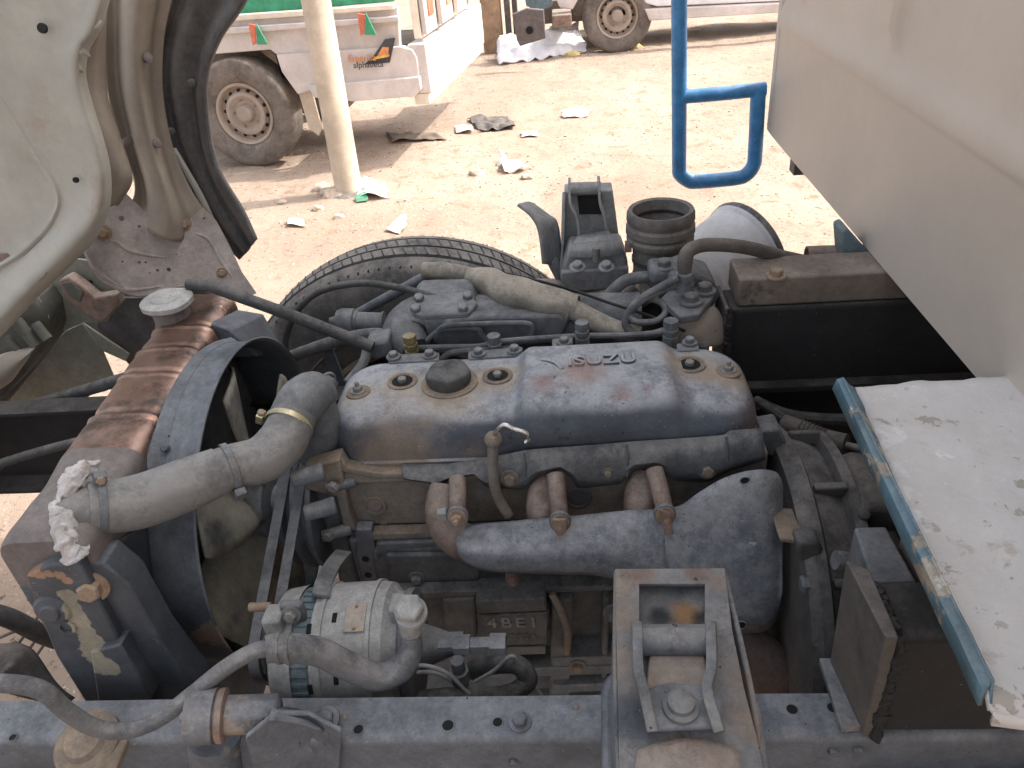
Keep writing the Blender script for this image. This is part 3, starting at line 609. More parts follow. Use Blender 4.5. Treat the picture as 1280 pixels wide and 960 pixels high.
def onb(px, py, lift=0):     # pixel -> local 2-D coordinates in the tower face plane
    r = V(px, py, d=1)-CAM; o = B+zb_*lift; k = (o-CAM).dot(zb_)/r.dot(zb_); q = BM.inverted() @ (CAM+r*k); return (q.x, q.y)
BM0 = frame(B, xb, yb)
def lp(px, py, h): q = onb(px, py, h); return BM @ Vector((q[0], q[1], h))
BTO = OFF[bt.name]
def bs(px, py, h=0): return tuple(lp(px, py, h)-BTO)
TST = [(bs(776, 735), .022, (.27, .215, .17), .8), (bs(780, 775), .022, (.27, .215, .17), .85), (bs(778, 825), .022, (.25, .20, .16), .8), (bs(790, 860), .02, (.24, .20, .17), .6), (bs(900, 730), .014, (.22, .17, .14), .7), (bs(930, 850), .022, (.25, .20, .16), .7), (bs(945, 905), .026, (.27, .20, .155), .7), (bs(800, 718), .02, (.20, .13, .10), .8), (bs(870, 716), .016, (.19, .12, .09), .8), (bs(790, 900), .03, (.05, .058, .07), .7)]
worn('recess_scale', (.06, .068, .08), dust=(.20, .20, .20), top=.6, side=.3, rough=.6, scale=20, bump=.6, stains=[(bs(858, 766, -.012), .020, (.30, .17, .075), .9), (bs(825, 770, -.012), .014, (.03, .032, .035), .9), (bs(878, 772, -.012), .012, (.035, .037, .04), .9), (bs(868, 748, -.012), .012, (.26, .26, .26), .5)], patches=(((.03, .032, .035), 22, .56, .04),))
worn('bracket_near', (.075, .086, .10), dust=(.235, .225, .215), top=.6, side=.3, rough=.45, scale=14, bump=.6, spot=.8, stains=TST, patches=(((.20, .13, .09), 20, .60, .03), ((.045, .05, .06), 16, .56, .03)))
face = [onb(*p) for p in ((770, 714), (905, 713), (914, 790), (928, 860), (946, 930), (957, 990), (776, 990), (774, 880), (772, 800))]
win = [onb(*p) for p in ((798, 731), (882, 731), (882, 783), (798, 783))]
plate('face_plate', 'bracket_near', face, [win], .005, BM0, bt)
# side cheeks running down
for a, b, c, d, lab in (((770, 714), (776, 990), 0, 0, 'left'), ((905, 713), (957, 990), 0, 0, 'right')):
    m = M(); p, q = lp(*a, -.003), lp(*b, -.003); mid = lp((a[0]+b[0])/2+(8 if lab == 'right' else -3), 860, -.003); dn = Vector((.012 if lab == 'right' else -.004, .0, -.16))
    s1 = .004 if lab == 'left' else -.004
    m.loft([[p, mid, q], [p+dn*.5, mid+dn*.5, q+dn*.5], [p+dn, mid+dn, q+dn]], 16, 3); m.obj('side_cheek', 'bracket_near', bt, solid=.004)
# recessed window pan
m = M(); cx0, cy0 = 840, 757; vs = []; fs = []
lev = [(1.08, .0006), (1.0, .0002), (.97, -.004), (.90, -.010), (.80, -.013), (.0, -.0135)]
rp_ = rrect(-45, 45, -29, 29, 9, 5); n_r = len(rp_)
for sc_, h_ in lev: vs += [lp(cx0+a*sc_, cy0-b*sc_, h_) for a, b in rp_]
for i in range(len(lev)-1):
    for j in range(n_r): q = (j+1) % n_r; fs.append((i*n_r+j, i*n_r+q, (i+1)*n_r+q, (i+1)*n_r+j))
m.add(vs, fs); m.obj('recess_pan', 'recess_scale', bt, ang=50)
# clevis: two ears, cross roller, base block with big bolt
for xs, nm in (((790, 803), 'l'), ((884, 897), 'r')):
    m = M(); x0, x1 = xs; s_ = 1 if nm == 'l' else -1
    prof = [((x0+x1)/2-1, 776, 8), ((x0+x1)/2, 835, 12), ((x0+x1)/2+s_*6, 860, 14), ((x0+x1)/2+s_*18 if nm == 'l' else (x0+x1)/2+10, 915, 18)]
    rows = []
    for px, py, ww in prof: rows.append((px, py))
    L_ = resample(spline([Vector((a, b, 0)) for a, b in rows], 4), 10)
    h0 = .0035; hh = [.020, .024, .024, .022, .022, .024, .026, .026, .024, .020]
    m.grid([[lp(p.x, p.y, h0) for p in L_], [lp(p.x+s_*1.5, p.y, h0+h) for p, h in zip(L_, hh)]]); m.obj('clevis_ear', 'bracket_near', bt, solid=.008, bevel=.0008)
m = M(); m.cyl(lp(800, 802, .014), lp(888, 802, .014), .0115, 22); m.obj('cross_roller', 'bracket_near', bt, bevel=.001)
m = M(); P_ = [lp(*p, .0035) for p in ((812, 818), (880, 818), (886, 870), (905, 912), (816, 916), (806, 870))]; m.prism(P_, zb_*.006); m.obj('clevis_floor', 'bare_tan', bt, bevel=.0015)
m = M(); P_ = [lp(*p, .010) for p in ((806, 866), (838, 858), (884, 862), (902, 880), (900, 914), (812, 918))]; m.prism(P_, zb_*.007); bb = m.obj('clevis_base', 'bracket_paint', bt, bevel=.003)
m = M(); m.lathe(lp(851, 886, .0165), zb_, [(0, .0135), (.004, .0135), (.006, .0105), (.010, .010), (.012, .007)], 24); m.obj('round_bolt', 'bracket_near', bb)
m = M(); rows = []
for i in range(9):
    v = i/8; rows.append([lp(792+(928-792)*u/10+(v-.5)*18*(u/10-.5), 922+8*abs(u/10-.5)**2*8+4*noise.noise(Vector((u*.9, 1, 0)))+v*66, .0045+.002*sin(pi*u/10)+(.0015*noise.noise(Vector((u, i, 0))))) for u in range(11)])
m.grid(rows); m.obj('bare_patch', 'bare_tan', bt, solid=.002, soff=-1); 
# rounded foot plates hugging the rail
for pts in (((752, 866), (757, 850), (768, 844), (778, 846), (782, 992), (752, 992)), ((928, 852), (938, 856), (950, 880), (958, 920), (966, 992), (940, 992))):
    m = dpoly([(a, b, depth(V(a, 870, y=.475))-.0006*(b-870)) for a, b in pts], .035, Vector((0, .5, -.6))); m.obj('foot_plate', 'frame_paint', bt, bevel=.006)
m = M(); m.box(A.x-.05, A.x+.06, .475, .486, .55, .80); m.obj('web_plate', 'frame_paint', bt, bevel=.003)
m = M(); m.box(A.x-.045, A.x+.045, .487, .50, .792, 1.01); m.obj('back_plate', 'bracket_paint', bt, bevel=.003)

ft = thing('cab_mount', 'dusty grey cab mount tower with clevis standing behind the engine left of the rubber bellows', 'mount', (.06, 1.40, .6))
yF = 1.42
def fp(px, py, dy=0): return V(px, py, y=yF+dy)
def fq(name, mat, pts, dy, th, par=ft, bevel=.003):
    m = M(); m.prism([fp(a, b, dy) for a, b in pts], (0, th, 0)); return m.obj(name, mat, par, bevel=bevel)
fq('tower_back', 'tower_dust', [(706, 240), (766, 238), (774, 298), (784, 340), (700, 345), (704, 300)], .03, .05)
m = M(); m.loft([[fp(706, 240, .03), fp(704, 300, .0), fp(700, 345, -.03)], [fp(704, 240, .09), fp(702, 300, .09), fp(698, 345, .09)]], 8, 1); m.obj('side_cheek', 'tower_dust', ft, solid=.004)
fq('recess_shade', 'black_frame', [(722, 245), (752, 243), (752, 268), (724, 268)], .026, .004, bevel=.001)  # black plate on the tower face stands in for the shade of its recess
for a, b in (((712, 228), (724, 296)), ((749, 226), (758, 288))):
    m = M(); L_ = resample(spline([fp(a[0], a[1], .01), fp(a[0]+1, a[1]+28, -.01), fp(b[0]-3, a[1]+44, -.015), fp(b[0], b[1], -.02)], 5), 14)
    m.grid([L_, [p+Vector((0, .03, 0)) for p in L_]]); m.obj('clevis_ear', 'tower_dust', ft, solid=.005, bevel=.001)
m = M(); m.cyl(fp(712, 236, .015), fp(750, 235, .015), .012, 18); m.obj('cross_roller', 'tower_dust', ft)
m = M(); m.loft([[fp(722, 296, -.02), fp(760, 289, -.02)], [fp(716, 306, -.05), fp(770, 301, -.05)]], 6, 1); m.obj('clevis_floor', 'tower_dust', ft, solid=.005)
m = M(); m.grid([[fp(714, 306, -.05), fp(742, 303, -.052), fp(775, 300, -.05)], [fp(712, 322, -.062), fp(742, 322, -.064), fp(779, 318, -.062)]]); m.obj('saddle_lip', 'tower_dust', ft, solid=.004)
fq('saddle_pan', 'tower_dust', [(712, 312), (778, 308), (786, 332), (778, 338), (704, 344), (702, 336)], -.05, .07, bevel=.006)
fq('foot_box', 'tower_dust', [(702, 340), (786, 334), (786, 352), (768, 362), (712, 366), (700, 350)], -.06, .12, bevel=.004)
m = M(); m.cyl(fp(745, 310, -.07), fp(745, 327, -.07), .007, 12); m.obj('stud', 'steel_bolt', ft)
for px in (722, 758): bolt(fp(px, 334, -.085), (0, -.3, 1), .010, 'tower_dust', ft)
ar = thing('curved_bracket', 'curved dark strap bracket with bent blade left of the rear cab mount', 'bracket', fp(690, 340))
m = M(); m.loft([[fp(647, 256, .0), fp(660, 253, .03), fp(667, 256, .05)], [fp(664, 270, -.01), fp(676, 268, .02), fp(686, 270, .04)], [fp(674, 290, -.02), fp(686, 284, .01), fp(697, 282, .03)], [fp(679, 330, -.03), fp(692, 331, .0), fp(702, 330, .02)]], 10, 6); m.obj('blade', 'tower_dust', ar, solid=.006)
m = M(); m.tube([fp(690, 325, .0), fp(700, 345, -.0), fp(706, 362, 0)], .012, 8); m.obj('stem', 'tower_dust', ar)

# ------------------------------------------------------------ cargo body
CX = .505; CB, CN = V(958, 170, x=CX), V(1240, 480, x=CX)
cb = thing('cargo_body', 'beige painted steel cargo box wall filling the upper right corner', 'cargo box', (CX, .9, 1.0))
zB = 1.0; yA, yZ = -.24, CB.y
RIBY = V(1122, 20, x=CX).y
def sst0(a, b, x): t = max(0, min(1, (x-a)/(b-a))); return t*t*(3-2*t)
def zat(px, py): return V(px, py, x=CX).z
zl = zat(1145, 138); zu = zat(1142, 85)
prof = [(0, zB), (0, zl-.012), (-.003, zl-.004), (-.0065, zl+.006), (-.003, (zl+zu)/2), (.001, zu-.01), (.003, zu), (.004, zu+.02), (.004, zu+.035)]
m = M(); rows = []
for dx, z in prof+[(.010, zu+.4), (.010, 2.9)]:
    row = []
    for i in range(221):
        y = yA+(yZ-.03-yA)*i/220; ddx = dx
        if z > zu+.025: ph = ((y-RIBY)/.52) % 1; ph = min(ph, 1-ph)*.52; ddx = dx-.009*(1-sst0(.018, .032, ph))
        row.append(Vector((CX+ddx+.0014*noise.noise(Vector((y*2.2, z*2.2, 0))), y, z)))
    rows.append(row)
m.grid(rows); fw = m.obj('front_wall', 'cargo_paint', cb, ang=50)
m = M(); m.box(CX+.0125, CX+2.6, yA, yA+.03, zB, 2.9); m.obj('side_wall', 'cargo_paint', cb)
m = M(); m.box(CX+.0, CX+2.6, yZ-.03, yZ, zB-.0, 2.9); o = m.obj('side_wall', 'orange_plastic', cb, bevel=.003); o['label'] = 'far side wall edged in faded red'
m = M(); m.box(CX-.002, CX+.03, yZ-.034, yZ+.004, zB, 2.9); m.obj('corner_post', 'cargo_paint', cb, bevel=.008, seg=3)
m = M(); m.box(CX+.03, CX+2.57, yA+.03, yZ-.04, zB+.02, zB+.06); m.obj('floor', 'cargo_paint', cb)
m = M(); m.box(CX, CX+2.6, yA-.01, yZ+.01, 2.9, 2.95); m.obj('roof', 'cargo_paint', cb)
m = M(); m.box(CX+.012, CX+.05, yA, yZ, zB-.012, zB+.02); m.obj('bottom_flange', 'black_frame', cb)
m = M(); m.box(CX+.02, CX+.06, yZ-.20, yZ-.16, zB-.05, zB-.012); m.obj('drain_stub', 'tank_old', cb)
# ladder
yL = yZ+.0
lt = thing('ladder', 'blue tubular steel ladder hanging down at the corner of the beige box', 'ladder', V(895, 225, y=yL))
def lq(px, py): return V(px, py, y=yL)
a, b = lq(849, 206), lq(849, -60); up_ = (b-a); cr = .045
m = M(); lo = lq(858, 227); ro = lq(936, 221)
m.tube([a+up_*6, b, a+up_*.2, a, lq(850, 217), lq(861, 226), lq(872, 227), lq(918, 223), lq(933, 218), lq(942, 206), lq(944, 190), lq(948, 112)], .0185, 16, 8); m.obj('side_rail', 'blue_paint', lt)
m = M(); m.tube([lq(853, 121), lq(900, 117), lq(957, 111)], .017, 16, 4); m.obj('rung', 'blue_paint', lt)
for k in (1, 2, 3):
    m = M(); o_ = Vector((0, 0, .29*k)); m.tube([lq(853, 121)+o_, Vector((CX+.01, yL, lq(957, 111).z+.29*k))], .017, 16, 1); m.obj('rung', 'blue_paint', lt)
for q in ((854, 121), (946, 113)): lump_m = None
bead([lq(945, 108), lq(951, 112), lq(952, 122)], .008, 'weld', lt, 'filler_paste', 5); bead([lq(858, 113), lq(857, 128)], .005, 'weld', lt, 'blue_paint', 6)

# ------------------------------------------------------------ white flaking platform on the right
ZP = 1.03
pl = thing('side_platform', 'white flaking painted steel shelf with blue worn edge at the right', 'shelf', (.4, .6, ZP))
fl = [V(*p, z=ZP) for p in ((1068, 488), (1380, 470), (1400, 905), (1236, 884))]
m = M(); rows = []; rnd = random.Random(4)
for i in range(41):
    v = i/40; l = fl[0].lerp(fl[3], v); r = fl[1].lerp(fl[2], v); rows.append([])
    for j in range(31):
        p = l.lerp(r, j/30); e = .0025*noise.noise(p*30)
        if i in (0, 40): p = p+Vector((0, (.004 if i == 0 else -.004)*noise.noise(p*45), 0))
        rows[-1].append(p+Vector((0, 0, .0035*noise.noise(p*7)+.0020*noise.noise(p*26)+.0012*noise.noise(p*60)-(.006 if i == 40 else 0))))
m.grid(rows); m.obj('shelf_plate', 'platform_paint', pl, solid=.006, soff=-1, ang=60)
m = M(); nearc = fl[3]+Vector((0, 0, -.001)); c2 = fl[2]
m.grid([[nearc, nearc.lerp(c2, .5), c2], [nearc+Vector((.002, -.004, -.003)), nearc.lerp(c2, .5)+Vector((0, -.004, -.003)), c2+Vector((0, -.004, -.003))], [nearc+Vector((.002, -.005, -.012)), nearc.lerp(c2, .5)+Vector((0, -.005, -.012)), c2+Vector((0, -.005, -.012))]]); m.obj('front_lip', 'platform_paint', pl, solid=.004)
# upturned blue edge strip along the left
e0, e1 = V(1046, 474, z=ZP+.022), V(1228, 862, z=ZP+.012); b0, b1 = V(1040, 486, z=ZP-.005), V(1222, 882, z=ZP-.010); t0, t1 = V(1052, 472, z=ZP+.024), V(1240, 850, z=ZP+.016)
m = M(); N_ = 40; R1, R2, R3, R4 = [], [], [], []
for i in range(N_+1):
    v = i/N_; j = Vector((0, 0, .0015*noise.noise(Vector((v*14, 0, 3)))))
    R1.append(b0.lerp(b1, v)+j); R2.append(e0.lerp(e1, v)+j); R3.append(t0.lerp(t1, v)+j); R4.append(fl[0].lerp(fl[3], v)+Vector((.003*noise.noise(Vector((v*18, 2, 0))), 0, .002)))
m.grid([R1, R2, R3]); m.obj('edge_strip', 'blue_flake', pl, solid=.003, soff=-1, ang=30)
m = M(); m.grid([R3, [a.lerp(b, .5)+Vector((0, 0, -.003)) for a, b in zip(R3, R4)], R4]); m.obj('edge_fillet', 'blue_flake', pl, solid=.002, soff=-1, ang=30)
m = M(); m.hexa([(.40, .44, .94), (.50, .44, .94), (.50, .50, .94), (.40, .50, .94), (.40, .44, ZP-.01), (.50, .44, ZP-.01), (.50, .50, ZP-.01), (.40, .50, ZP-.01)]); m.obj('support_foot', 'black_frame', pl)
m = M(); m.hexa([(.42, .72, .80), (.50, .72, .80), (.50, .78, .80), (.42, .78, .80), (.42, .72, ZP-.01), (.50, .72, ZP-.01), (.50, .78, ZP-.01), (.42, .78, ZP-.01)]); m.obj('support_foot', 'black_frame', pl)

# ------------------------------------------------------------ far front wheel of the truck
WC = Vector((-.36, 1.575, .455))
fwt = thing('front_wheel', 'large ribbed truck front tyre behind the engine', 'wheel', (WC.x, WC.y, 0))
m = M(); r = .460; m.lathe(WC, (0, -1, 0), [(-.10, .26), (-.115, .36), (-.105, .43), (-.088, .447), (-.080, r*.985), (-.052, r), (-.049, r-.010), (-.044, r-.010), (-.041, r+.002), (-.004, r+.003), (-.002, r-.010), (.003, r-.010), (.005, r+.003), (.041, r+.002), (.044, r-.010), (.049, r-.010), (.052, r), (.078, r*.985), (.086, r*.972), (.092, .440), (.108, .412), (.116, .36), (.112, .31), (.10, .27), (.08, .255)], 160, False, False)
ty = m.obj('tyre', 'tyre', fwt, ang=28)
sp_ = M(); N_ = 120
sm_ = M(); sm_.rbox((0, 0, 0), (.0035, .040, .010)); 
for i in range(N_):
    a = 2*pi*i/N_
    if sin(a) < .1: continue
    for yy in (-.024, .024, ):
        q = Matrix.Rotation(-(a-pi/2), 3, 'Y') @ Matrix.Rotation(.35, 3, 'Z'); sp_.rbox(WC+Vector((cos(a)*(r+.0005), yy, sin(a)*(r+.0005))), (.0035, .034, .006), q)
    for yy in (-.075, .075):
        q = Matrix.Rotation(-(a-pi/2), 3, 'Y'); sp_.rbox(WC+Vector((cos(a)*(r*.9785), yy*1.05, sin(a)*(r*.9785))), (.003, .012, .005), q)
o = sp_.obj('tread_sipes', 'black_frame', ty); o['kind'] = 'stuff'
m = M(); m.lathe(WC, (0, -1, 0), [(.06, .252), (.100, .272), (.108, .262), (.09, .245), (-.02, .235), (-.04, .20), (-.04, .05)], 80, False, True); m.obj('rim', 'underbody', fwt)
m = M(); m.lathe(WC, (0, -1, 0), [(-.03, .19), (.05, .19), (.07, .17), (.08, .10), (.10, .09), (.13, .05)], 60); m.obj('brake_drum', 'cast_dark', fwt)
for r_ in (.325, .36, .392):
    m = M(); P = [WC+Vector((cos(2*pi*i/72)*r_, -.1165+(.003 if r_ == .36 else (.001 if r_ < .33 else .008)), sin(2*pi*i/72)*r_)) for i in range(73)]; m.tube(P, .0022, 6, 1, False); m.obj('sidewall_ring', 'tyre', ty)

# ------------------------------------------------------------ engine
en = thing('engine', 'dusty blue-grey four cylinder diesel engine in the middle of the frame', 'engine', (0, .95, .35))
def ep(name, mat, pts, y, th, par=en, bevel=.003, dy=0, label=None):
    """raised solid on the engine side: pixel outline on plane y, going th deep"""
    m = M(); m.prism([V(a, b, y=y) for a, b in pts], (0, th, 0)); o = m.obj(name, mat, par, bevel=bevel)
    if label: o['label'] = label
    return o
# --- valve cover
VX0, VX1, VY0, VY1, VB = -.372, .262, .872, 1.066, .872
def sst(a, b, x): t = max(0, min(1, (x-a)/(b-a))); return t*t*(3-2*t)
def cov_h(x): return .072+.020*sst(-.095, -.065, x)*(1-sst(.128, .165, x))-.004*sst(.17, .25, x)
def outline(ins, n=220):
    r = max(.004, .062-ins); x0, x1, y0, y1 = VX0+ins, VX1-ins, VY0+ins, VY1-ins; L = []
    for cx, cy, a0 in ((x1-r, y1-r, 0), (x0+r, y1-r, 90), (x0+r, y0+r, 180), (x1-r, y0+r, 270)):
        L += [Vector((cx+r*cos(R(a0+90*i/12)), cy+r*sin(R(a0+90*i/12)), 0)) for i in range(13)]
    L.append(L[0].copy()); return resample(L, n+1)[:-1]
def spine_ring(ins):
    out = []
    for p in BASEO:
        sp = Vector((max(VX0+.097, min(VX1-.097, p.x)), (VY0+VY1)/2, 0)); out.append(p.lerp(sp, ins/.097))
    return out
BASEO = outline(0)
ringd = [(-.006, 0), (-.006, .05), (-.002, .055), (0, .06), (0, .25), (.002, .45), (.004, .60), (.010, .78), (.018, .90), (.028, .965), (.040, .99), (.055, 1), (.07, 1), (.085, 1), (.0969, 1)]
vs = []; fs = []; n = 220
for ins, hh in ringd:
    for p in spine_ring(ins):
        x, y = p.x, p.y; h = cov_h(x)*hh; fr = sst(.95, .88, y)
        wob = .010*noise.noise(Vector((x*7, 0, 1)))+.007*sin(x*34)*sst(.3, .8, hh); 
        y2_ = y-fr*(wob*sst(.2, .6, hh)*(1-sst(.9, 1, hh))+.012*sst(.1, .5, hh)*(1-sst(.85, 1, hh))*(sst(-.12, -.05, x)*(1-sst(.12, .2, x))))
        vs.append(Vector((x, y2_, VB+h+.0012*noise.noise(Vector((x*14, y*14, 0)))*hh)))
k = len(ringd)
for i in range(k-1):
    for j in range(n): q = (j+1) % n; fs.append((i*n+j, i*n+q, (i+1)*n+q, (i+1)*n+j))
m = M(); m.add(vs, fs); vc = m.obj('valve_cover', 'cover_paint', en, ang=60)
m = M(); m.box(VX0+.01, VX1-.01, VY0+.01, VY1-.01, VB-.004, VB+.003); m.obj('gasket', 'black_frame', vc)
def top(px, py, dz=0):
    z = VB+.072
    for _ in range(4): p = V(px, py, z=z); z = VB+cov_h(p.x)+.0002
    return V(px, py, z=z+dz)
# maker lettering embossed
p = top(752, 452); lettering('cast_lettering', 'cover_paint', 'ISUZU', .034, .0024, frame(p+Vector((0, 0, .0012)), (1, .02, 0), (0, 1, 0)), vc, 0, 1.12)
m = M(); c_ = top(690, 456); m.loft([[c_+Vector((-.020, .015, -.001)), c_+Vector((0, .004, .0015)), c_+Vector((.012, -.014, -.001))], [c_+Vector((-.008, .018, .002)), c_+Vector((.008, .004, .0035)), c_+Vector((.018, -.012, .001))]], 8, 1); m.obj('cast_emblem', 'cover_paint', vc, solid=.002, bevel=.0008)
# oil filler cap
c = top(562, 479); oc = None
m = M(); m.lathe(c, UP, [(-.004, .043), (.002, .043), (.003, .039), (.0035, .036)], 48); m.obj('filler_neck', 'head_tan', vc)
m = M(); vs = []; fs = []; N_ = 72
for h, r_, lob in ((.003, .032, .0), (.008, .033, .5), (.013, .0335, 1), (.021, .033, 1), (.0245, .030, .9), (.026, .024, .5), (.0265, .012, .1), (.0265, .0005, 0)):
    for i in range(N_): a = 2*pi*i/N_; rr = r_*(1+.055*lob*cos(5*a+.9)); vs.append(c+Vector((cos(a)*rr, sin(a)*rr, h)))
for i in range(7):
    for j in range(N_): q = (j+1) % N_; fs.append((i*N_+j, i*N_+q, (i+1)*N_+q, (i+1)*N_+j))
m.add(vs, fs); oc = m.obj('oil_filler_cap', 'rubber', vc, ang=50)
for px, py in ((503, 477), (622, 470), (862, 456)):
    c = top(px, py); m = M(); m.lathe(c, UP, [(-.002, .0235), (.0015, .023), (.0025, .019), (.0015, .0165), (-.001, .016)], 36, True, False); g_ = m.obj('bolt_grommet', 'head_tan', vc)
    m = M(); m.lathe(c, UP, [(-.0012, .0158), (.0006, .0158)], 28); m.obj('grommet_well_shade', 'hole_shade', g_)
    bolt(c+Vector((0, 0, .0005)), UP, .0072, 'steel_bolt', vc, washer=False)
for px, py in ((448, 490), (910, 464)):
    c = top(px, py); m = M(); m.lathe(c, UP, [(-.003, .019), (.0008, .0185), (.0018, .015)], 30); m.obj('bolt_grommet', 'head_tan', vc); bolt(c+Vector((0, 0, .002)), UP, .0075, 'steel_bolt', vc, stud=True)
# --- cylinder head and block
m = M(); m.box(-.372, .268, .866, 1.085, .752, .8715); hd = m.obj('cylinder_head', 'head_tan', en, bevel=.006)
m = M(); m.box(-.376, -.14, .856, .867, .846, .868); m.obj('head_ledge', 'head_tan', hd, bevel=.004)
ep('cast_rim', 'head_tan', [(420, 575), (427, 590), (470, 598), (560, 596), (561, 590), (478, 592), (434, 585), (424, 570)], .852, .02, hd, .002)
m = M(); c = V(469, 632, y=.8655); m.lathe(c, TOCAM, [(0, .0185), (.003, .0175), (.003, .0145), (-.001, .0135), (-.001, .012), (.002, .010), (.002, .0005)], 36, True, False); m.obj('core_plug', 'head_tan', hd)
m = M(); c = V(723, 622, y=.8655); m.lathe(c, TOCAM, [(0, .0205), (.003, .0195), (.003, .0165), (-.001, .0155), (-.001, .0005)], 36, True, False); m.obj('core_plug', 'cast_dark', hd)
m = M(); c = V(430, 606, y=.8658); m.lathe(c, TOCAM, [(-.001, .0055), (.0006, .0055)], 16); m.obj('drilled_hole_shade', 'hole_shade', hd)
m = M(); m.box(-.362, .262, .858, 1.09, .7405, .7515); m.obj('head_gasket', 'cast_grey', en, bevel=.002)
m = M(); m.box(-.362, .275, .850, 1.09, .36, .7395); bk = m.obj('engine_block', 'cast_dark', en, bevel=.006)
# block side features
ep('side_cover', 'cast_dark', [(463, 690), (480, 683), (640, 683), (640, 735), (500, 738), (470, 735)], .838, .02, bk, .008)
ep('cover_recess', 'cast_dark', [(482, 694), (600, 692), (600, 728), (488, 730)], .832, .01, bk, .006)
ep('ledge', 'head_tan', [(464, 667), (580, 664), (582, 672), (466, 676)], .842, .02, bk, .003)
ep('ledge', 'cast_grey', [(470, 680), (570, 676), (572, 682), (486, 688), (478, 700), (470, 702)], .838, .02, bk, .003)
ep('ear_plate', 'cast_grey', [(444, 662), (464, 662), (470, 690), (478, 735), (462, 738), (452, 718), (446, 700)], .842, .02, bk, .002)
for px, py in ((457, 699), (460, 719)):
    m = M(); m.lathe(V(px, py, y=.8415), TOCAM, [(-.001, .006), (.0008, .0055)], 16); m.obj('drilled_hole_shade', 'hole_shade', bk)
bolt(V(521, 722, y=.831), TOCAM, .0085, 'cast_grey', bk, washer=True)
ep('side_ledge', 'cast_dark', [(490, 742), (790, 732), (790, 738), (492, 750)], .812, .04, bk, .003)
ep('pump_mount', 'cast_dark', [(552, 750), (594, 748), (596, 800), (554, 800)], .81, .05, bk, .006)
pad = ep('number_pad', 'cast_dark', [(598, 769), (684, 766), (684, 806), (604, 808)], .800, .05, bk, .002)
ep('pad_hood', 'cast_dark', [(594, 752), (682, 748), (684, 764), (596, 768)], .792, .06, bk, .003)
ep('pad_recess', 'cast_dark', [(595, 769), (686, 766), (686, 781), (598, 784)], .812, .03, bk, .002)
ep('pad_foot', 'cast_grey', [(606, 811), (682, 808), (682, 818), (610, 820)], .806, .04, bk, .002)
lettering('cast_number', 'number_cast', '4BE1', .031, .0018, frame(V(641, 778, y=.7988), (1, .0, 0), (0, 0, 1)), pad, 0, 1.35)
lettering('cast_number', 'cast_grey', '178326', .019, .0012, frame(V(645, 796, y=.7992), (1, .0, 0), (0, 0, 1)), pad, 0, 1.2)
for x0, x1 in ((690, 716), (754, 762)): ep('block_rib', 'cast_dark', [(x0, 752), (x1, 750), (x1-4, 880), (x0-4, 880)], .812, .05, bk, .004)
ep('block_rib', 'cast_grey', [(690, 824), (800, 820), (800, 830), (690, 834)], .808, .05, bk, .003)
ep('block_rib', 'cast_dark', [(610, 838), (800, 832), (800, 842), (610, 848)], .806, .05, bk, .003)
ep('block_rib', 'cast_dark', [(690, 858), (800, 854), (800, 862), (690, 868)], .800, .05, bk, .003)
bolt(V(722, 832, y=.807), TOCAM, .009, 'head_tan', bk); bolt(V(768, 765, y=.81), TOCAM, .012, 'cast_grey', bk)
m = M(); m.tube([V(690, 742, y=.80), V(702, 765, y=.79), V(710, 790, y=.79), V(708, 815, y=.80)], .006, 10); m.obj('drain_tube', 'head_tan', en)
m = M(); m.box(-.33, .25, .80, 1.1, .22, .358); m.obj('oil_pan', 'cast_dark', en, bevel=.02)
# --- heat strip plate under the cover, three scallops
yS = .852
m = M(); T_ = [(503, 580), (560, 580), (610, 572), (660, 562), (740, 556), (778, 553), (784, 552), (850, 548), (905, 544), (912, 538), (952, 535)]
Bm = [(505, 598), (548, 604), (585, 590), (606, 606), (655, 612), (690, 590), (718, 610), (752, 606), (786, 584), (826, 588), (852, 602)]
Bm2 = [(505, 598), (550, 606), (566, 596), (598, 592), (606, 608), (655, 612), (672, 594), (702, 586), (716, 598), (722, 610), (776, 604), (790, 586), (822, 582), (838, 600), (884, 602), (912, 588), (956, 574)]
tt = resample([V(a, b, y=.863) for a, b in T_], 60); bb_ = resample([V(a, b, y=yS-.004) for a, b in Bm2], 60); mid_ = [a.lerp(b, .35)+Vector((0, -.006-.002*noise.noise(a*20), 0)) for a, b in zip(tt, bb_)]
m.grid([tt, mid_, [a.lerp(b, .7)+Vector((0, -.008, 0)) for a, b in zip(tt, bb_)], bb_]); hs = m.obj('heat_strip', 'cast_dark', en, solid=.003, ang=40); hs['label'] = 'dark scalloped heat strip under the cover'
for a, b in ((655, 563), (783, 553), (908, 543)):
    m = M(); m.tube([V(a, b+2, y=.851), V(a+1, b+22, y=.8465), V(a+1, b+42, y=.846)], .0022, 6); m.obj('pressed_rib', 'cast_grey', hs)
for px, py in ((637, 598), (884, 588)): bolt(V(px, py, y=.846), (0, -1, .2), .0085, 'head_tan', hs)
bolt(V(760, 591, y=.846), (0, -1, .2), .0055, 'head_tan', hs)
